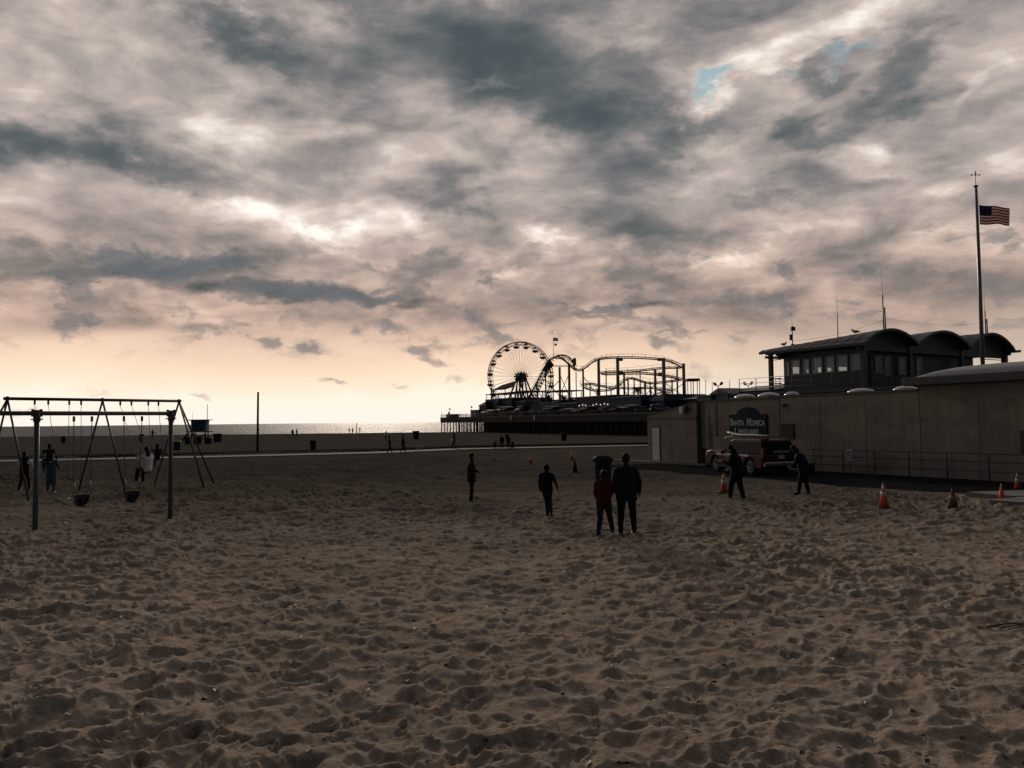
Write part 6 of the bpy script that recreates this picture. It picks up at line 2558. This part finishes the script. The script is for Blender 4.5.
# --- stooping person before the SUV, left
f = fpt(737.5, 497)
person("person in a long black coat leaning left before the red SUV", f, R(60), 1.72,
       dict(pelvis=(0, -.02, .93), waist=(0, .0, 1.08), chest=(0, .04, 1.29), neck=(0, .10, 1.45), head=(0, .18, 1.59), shl=(-.19, .07, 1.38), shr=(.19, .07, 1.38),
            ell=(-.25, .16, 1.13), wrl=(-.20, .38, 1.22), elr=(.25, .10, 1.11), wrr=(.22, .28, .98), hil=(-.09, 0, .9), hir=(.09, 0, .9),
            knl=(-.10, .16, .50), anl=(-.12, .20, .09), knr=(.12, -.05, .50), anr=(.14, -.15, .10)),
       top=BLACKC, bottom=BLACKC, hair='long', coat=True, fat=1.5)
# --- stooping person right of the SUV with a bag
f = fpt(802.5, 492.5)
person("stooping person in dark clothes by the SUV's tail with a bag at the hip", f, R(72), 1.66,
       dict(pelvis=(0, -.06, .93), waist=(0, -.02, 1.08), chest=(0, .06, 1.28), neck=(0, .15, 1.43), head=(0, .25, 1.56), shl=(-.19, .10, 1.37), shr=(.19, .10, 1.37),
            ell=(-.24, .20, 1.10), wrl=(-.20, .36, 1.00), elr=(.24, .16, 1.08), wrr=(.22, .30, .92), hil=(-.09, -.06, .9), hir=(.09, -.06, .9),
            knl=(-.10, .06, .48), anl=(-.12, .13, .10), knr=(.12, -.10, .50), anr=(.12, -.20, .09)),
       top=NAVY, bottom=BLACKC, skin=SKIN2, hair='short', fat=1.4, coat=True, bag=((.06, -.30, .86), (.34, .22, .46), BLACKC))

# --- around the back swings
f = fpt(24, 489.5)
person("person with white sleeves and a dark waistcoat pushing a swing at the far left", f, R(-12), 1.55,
       dict(shl=(-.20, 0, 1.40), ell=(-.36, .02, 1.22), wrl=(-.30, .12, 1.05), shr=(.20, 0, 1.40), elr=(.36, .02, 1.22), wrr=(.33, .12, 1.02), anl=(-.22, -.05, .09), knl=(-.17, .02, .5), anr=(.22, .05, .09), knr=(.18, .05, .5)),
       top=NAVY, bottom=BLACKC, sleeves=WHITEC, hair='short', fat=1.1, coat=True)
f = fpt(51, 490.5)
person("adult in a long slate blue coat standing under the child on the leftmost swing", f, R(5), 1.50,
       dict(ell=(-.30, .04, 1.16), wrl=(-.36, .08, .95), elr=(.27, .10, 1.18), wrr=(.22, .28, 1.10), anl=(-.16, 0, .09), anr=(.12, 0, .09)),
       top=SLATE, bottom=SLATE, hair='short', fat=1.15, coat=True, skirt=.55)

SIT = dict(pelvis=(0, 0, .10), waist=(0, -.02, .24), chest=(0, -.02, .46), neck=(0, 0, .63), head=(0, .03, .785), shl=(-.185, 0, .57), shr=(.185, 0, .57),
           ell=(-.27, .08, .42), wrl=(-.27, .10, .62), elr=(.27, .08, .42), wrr=(.27, .10, .62), hil=(-.09, .02, .09), hir=(.09, .02, .09),
           knl=(-.11, .42, .08), anl=(-.11, .55, -.32), knr=(.11, .42, .08), anr=(.11, .50, -.34))


def sitter(sw, seat, label, rzadd, H, **kw):
    _, rz, c = sw
    q = blocal(c, rz, seat)
    return person(label, Vector((q.x, q.y, 0)), rz + rzadd, H, SIT, zfix=q.z + .06, **kw)


sitter(SW1, (.15, -.35, 1.12), "dark clothed child riding high on the leftmost belt swing", 0, 1.15, top=BLACKC, bottom=BLACKC, hair='short')
sitter(SW3, (.35, -.95, .60), "woman in a white top and dark skirt sitting on the swing and holding its chain", 0, 1.78, top=WHITEC, bottom=JEANS, hair='long', fat=1.3)
sitter(SW4, (.05, -.25, .98), "dark clothed child on the rightmost belt swing behind the woman in white", 0, 1.2, top=BLACKC, bottom=NAVY, hair='short')

# --- far figures
WALK = dict(knl=(-.09, .14, .52), anl=(-.09, .24, .09), knr=(.09, .02, .50), anr=(.09, -.26, .12), ell=(-.23, -.08, 1.14), wrl=(-.23, -.05, .90), elr=(.23, .08, 1.15), wrr=(.23, .22, .94))
LOW = dict(detail=False)


def far(px, pyf, pyt, label, rz, pose=None, Y=None, **kw):
    g = fpt(px, pyf)
    if Y: g = at(px, pyf, Y); g.z = gz(g.x, g.y)
    Hh = at(px, pyt, g.y).z - g.z
    return person(label, g, rz, Hh, pose, detail=False, **kw)


far(389.5, 453, 435.5, "dark walker on the path on the left of the pair with the dog", R(-80), WALK, top=NAVY, bottom=BLACKC)
far(403, 453, 434, "taller dark walker on the path just left of the small white dog", R(-85), WALK, top=BLACKC, bottom=BLACKC, coat=True)
far(386, 438.5, 430.3, "tiny distant figure in a pale top above the walking pair", R(30), None, Y=165, top=WHITEC, bottom=JEANS)
far(454, 448.5, 432.5, "dark figure on the path below the pier tip carrying a white bag", R(70), WALK, top=BLACKC, bottom=BLACKC, coat=True, bag=((-.30, .08, 1.0), (.16, .28, .34), WHITEC))
far(502, 448.5, 434.5, "left one of the two dark adults standing on the path before the pier", R(10), None, top=BLACKC, bottom=BLACKC, coat=True, fat=1.1)
far(508.5, 448.5, 434.5, "right one of the two dark adults standing on the path before the pier", R(-20), None, top=NAVY, bottom=BLACKC, coat=True, fat=1.15)
far(292.5, 434.8, 428.8, "left dark figure of the close pair at the waterline left of the bin", R(20), None, Y=235, top=BLACKC, bottom=BLACKC, coat=True)
far(296.8, 433.8, 428.8, "right dark figure of the close pair at the waterline left of the bin", R(-30), None, Y=240, top=BLACKC, bottom=NAVY)
far(349.3, 433.2, 427.6, "first of three tiny figures standing at the waterline", R(10), None, Y=290, top=BLACKC, bottom=BLACKC, fat=.9)
far(352.6, 433.2, 427.4, "middle of three tiny figures standing at the waterline", R(60), None, Y=290, top=NAVY, bottom=BLACKC, fat=.9)
far(359.8, 433.2, 427.0, "tiny figure at the waterline right of the short post", R(-50), None, Y=290, top=BLACKC, bottom=BLACKC, fat=.9)
far(152.5, 435.5, 429.5, "tiny dark figure far off between the swing chains", R(15), WALK, Y=230, top=BLACKC, bottom=JEANS)
far(155.5, 436.0, 431.8, "tiny child in white far off between the swing chains", R(-40), WALK, Y=230, top=WHITEC, bottom=WHITEC)


def seated():
    g = fpt(494, 448.5)
    person("person crouching on the path left of the two dark adults", g, R(-70), 1.5,
           dict(pelvis=(0, -.1, .45), waist=(0, -.02, .58), chest=(0, .08, .78), neck=(0, .15, .94), head=(0, .22, 1.08), shl=(-.18, .13, .88), shr=(.18, .13, .88), ell=(-.2, .3, .72), wrl=(-.15, .45, .6), elr=(.2, .3, .72), wrr=(.15, .45, .6),
                hil=(-.09, -.1, .43), hir=(.09, -.1, .43), knl=(-.14, .3, .48), knr=(.14, .3, .48), anl=(-.12, .05, .09), anr=(.12, .02, .09)), top=BLACKC, bottom=NAVY, detail=False)


seated()


def stroller():
    g = fpt(512.5, 448.8)
    t = thing("pushchair", "small dark pushchair at the right of the two dark adults", "pushchair", g, R(80))
    mb = MB(); mb.path([(-.1, 0, .35), (.15, 0, .45), (.3, 0, .8)], [.2, .24, .18], n=10); mb.build('seat', BLACKC, t)
    for x, y in ((-.3, -.2), (-.3, .2), (.3, -.2), (.3, .2)):
        mb = MB(); mb.lathe([(.05, -.02), (.11, -.02), (.12, 0), (.11, .02), (.05, .02)], (x, y, .12), 12, M=Matrix.Rotation(R(90), 3, 'X')); mb.build('wheel', rubber, t)
    mb = MB()
    for y in (-.2, .2): mb.tube((-.3, y, .12), (.45, y, .95), .02, n=5); mb.tube((.3, y, .12), (-.05, y, .6), .02, n=5)
    mb.tube((.45, -.2, .95), (.45, .2, .95), .02, n=5); mb.build('frame', steel, t)


stroller()


def dog():
    g = fpt(418.5, 451.3)
    t = thing("dog", "small white dog on the path right of the walking pair", "dog", g, R(-90), scale=1.15)
    mb = MB()
    mb.path([(0, -.28, .42), (0, -.22, .42), (0, 0, .40), (0, .18, .42), (0, .27, .44)], [.06, .10, .095, .125, .08], n=12)
    mb.path([(0, .22, .46), (0, .32, .58)], [.075, .06], n=10)
    mb.path([(0, .30, .60), (0, .38, .60), (0, .50, .57)], [.075, .068, .032], n=10)
    for sx in (-1, 1):
        mb.path([(sx * .045, .30, .66), (sx * .06, .28, .72)], [.028, .010], n=6)
        mb.path([(sx * .06, .17, .36), (sx * .065, .17, .20), (sx * .065, .18, .03)], [.05, .028, .022], n=8)
        mb.path([(sx * .065, .18, .02), (sx * .065, .22, .015)], [.025, .02], n=6)
        mb.path([(sx * .065, -.22, .38), (sx * .07, -.14, .26), (sx * .07, -.25, .14), (sx * .07, -.23, .02)], [.07, .045, .024, .022], n=8)
        mb.path([(sx * .07, -.23, .015), (sx * .07, -.19, .012)], [.025, .02], n=6)
    mb.path([(0, -.28, .45), (0, -.38, .55), (0, -.42, .66)], [.03, .022, .010], n=8)
    me = bpy.data.meshes.new("tmp"); me.from_pydata(mb.v, [], mb.f)
    bm = bmesh.new(); bm.from_mesh(me); bmesh.ops.recalc_face_normals(bm, faces=bm.faces); bm.to_mesh(me); bm.free()
    o = bpy.data.objects.new("tmp", me); C.objects.link(o)
    m = o.modifiers.new("r", 'REMESH'); m.mode = 'VOXEL'; m.voxel_size = .014
    m2 = o.modifiers.new("s", 'SMOOTH'); m2.factor = .5; m2.iterations = 2
    body = bpy.data.meshes.new_from_object(o.evaluated_get(bpy.context.evaluated_depsgraph_get()))
    bpy.data.objects.remove(o)
    body.materials.clear(); body.materials.append(mat("dog_fur", (.42, .40, .37), .9, var=.25, scale=9))
    body.polygons.foreach_set('use_smooth', np.ones(len(body.polygons), bool))
    bo = bpy.data.objects.new("body", body); C.objects.link(bo); bo.parent = t


dog()
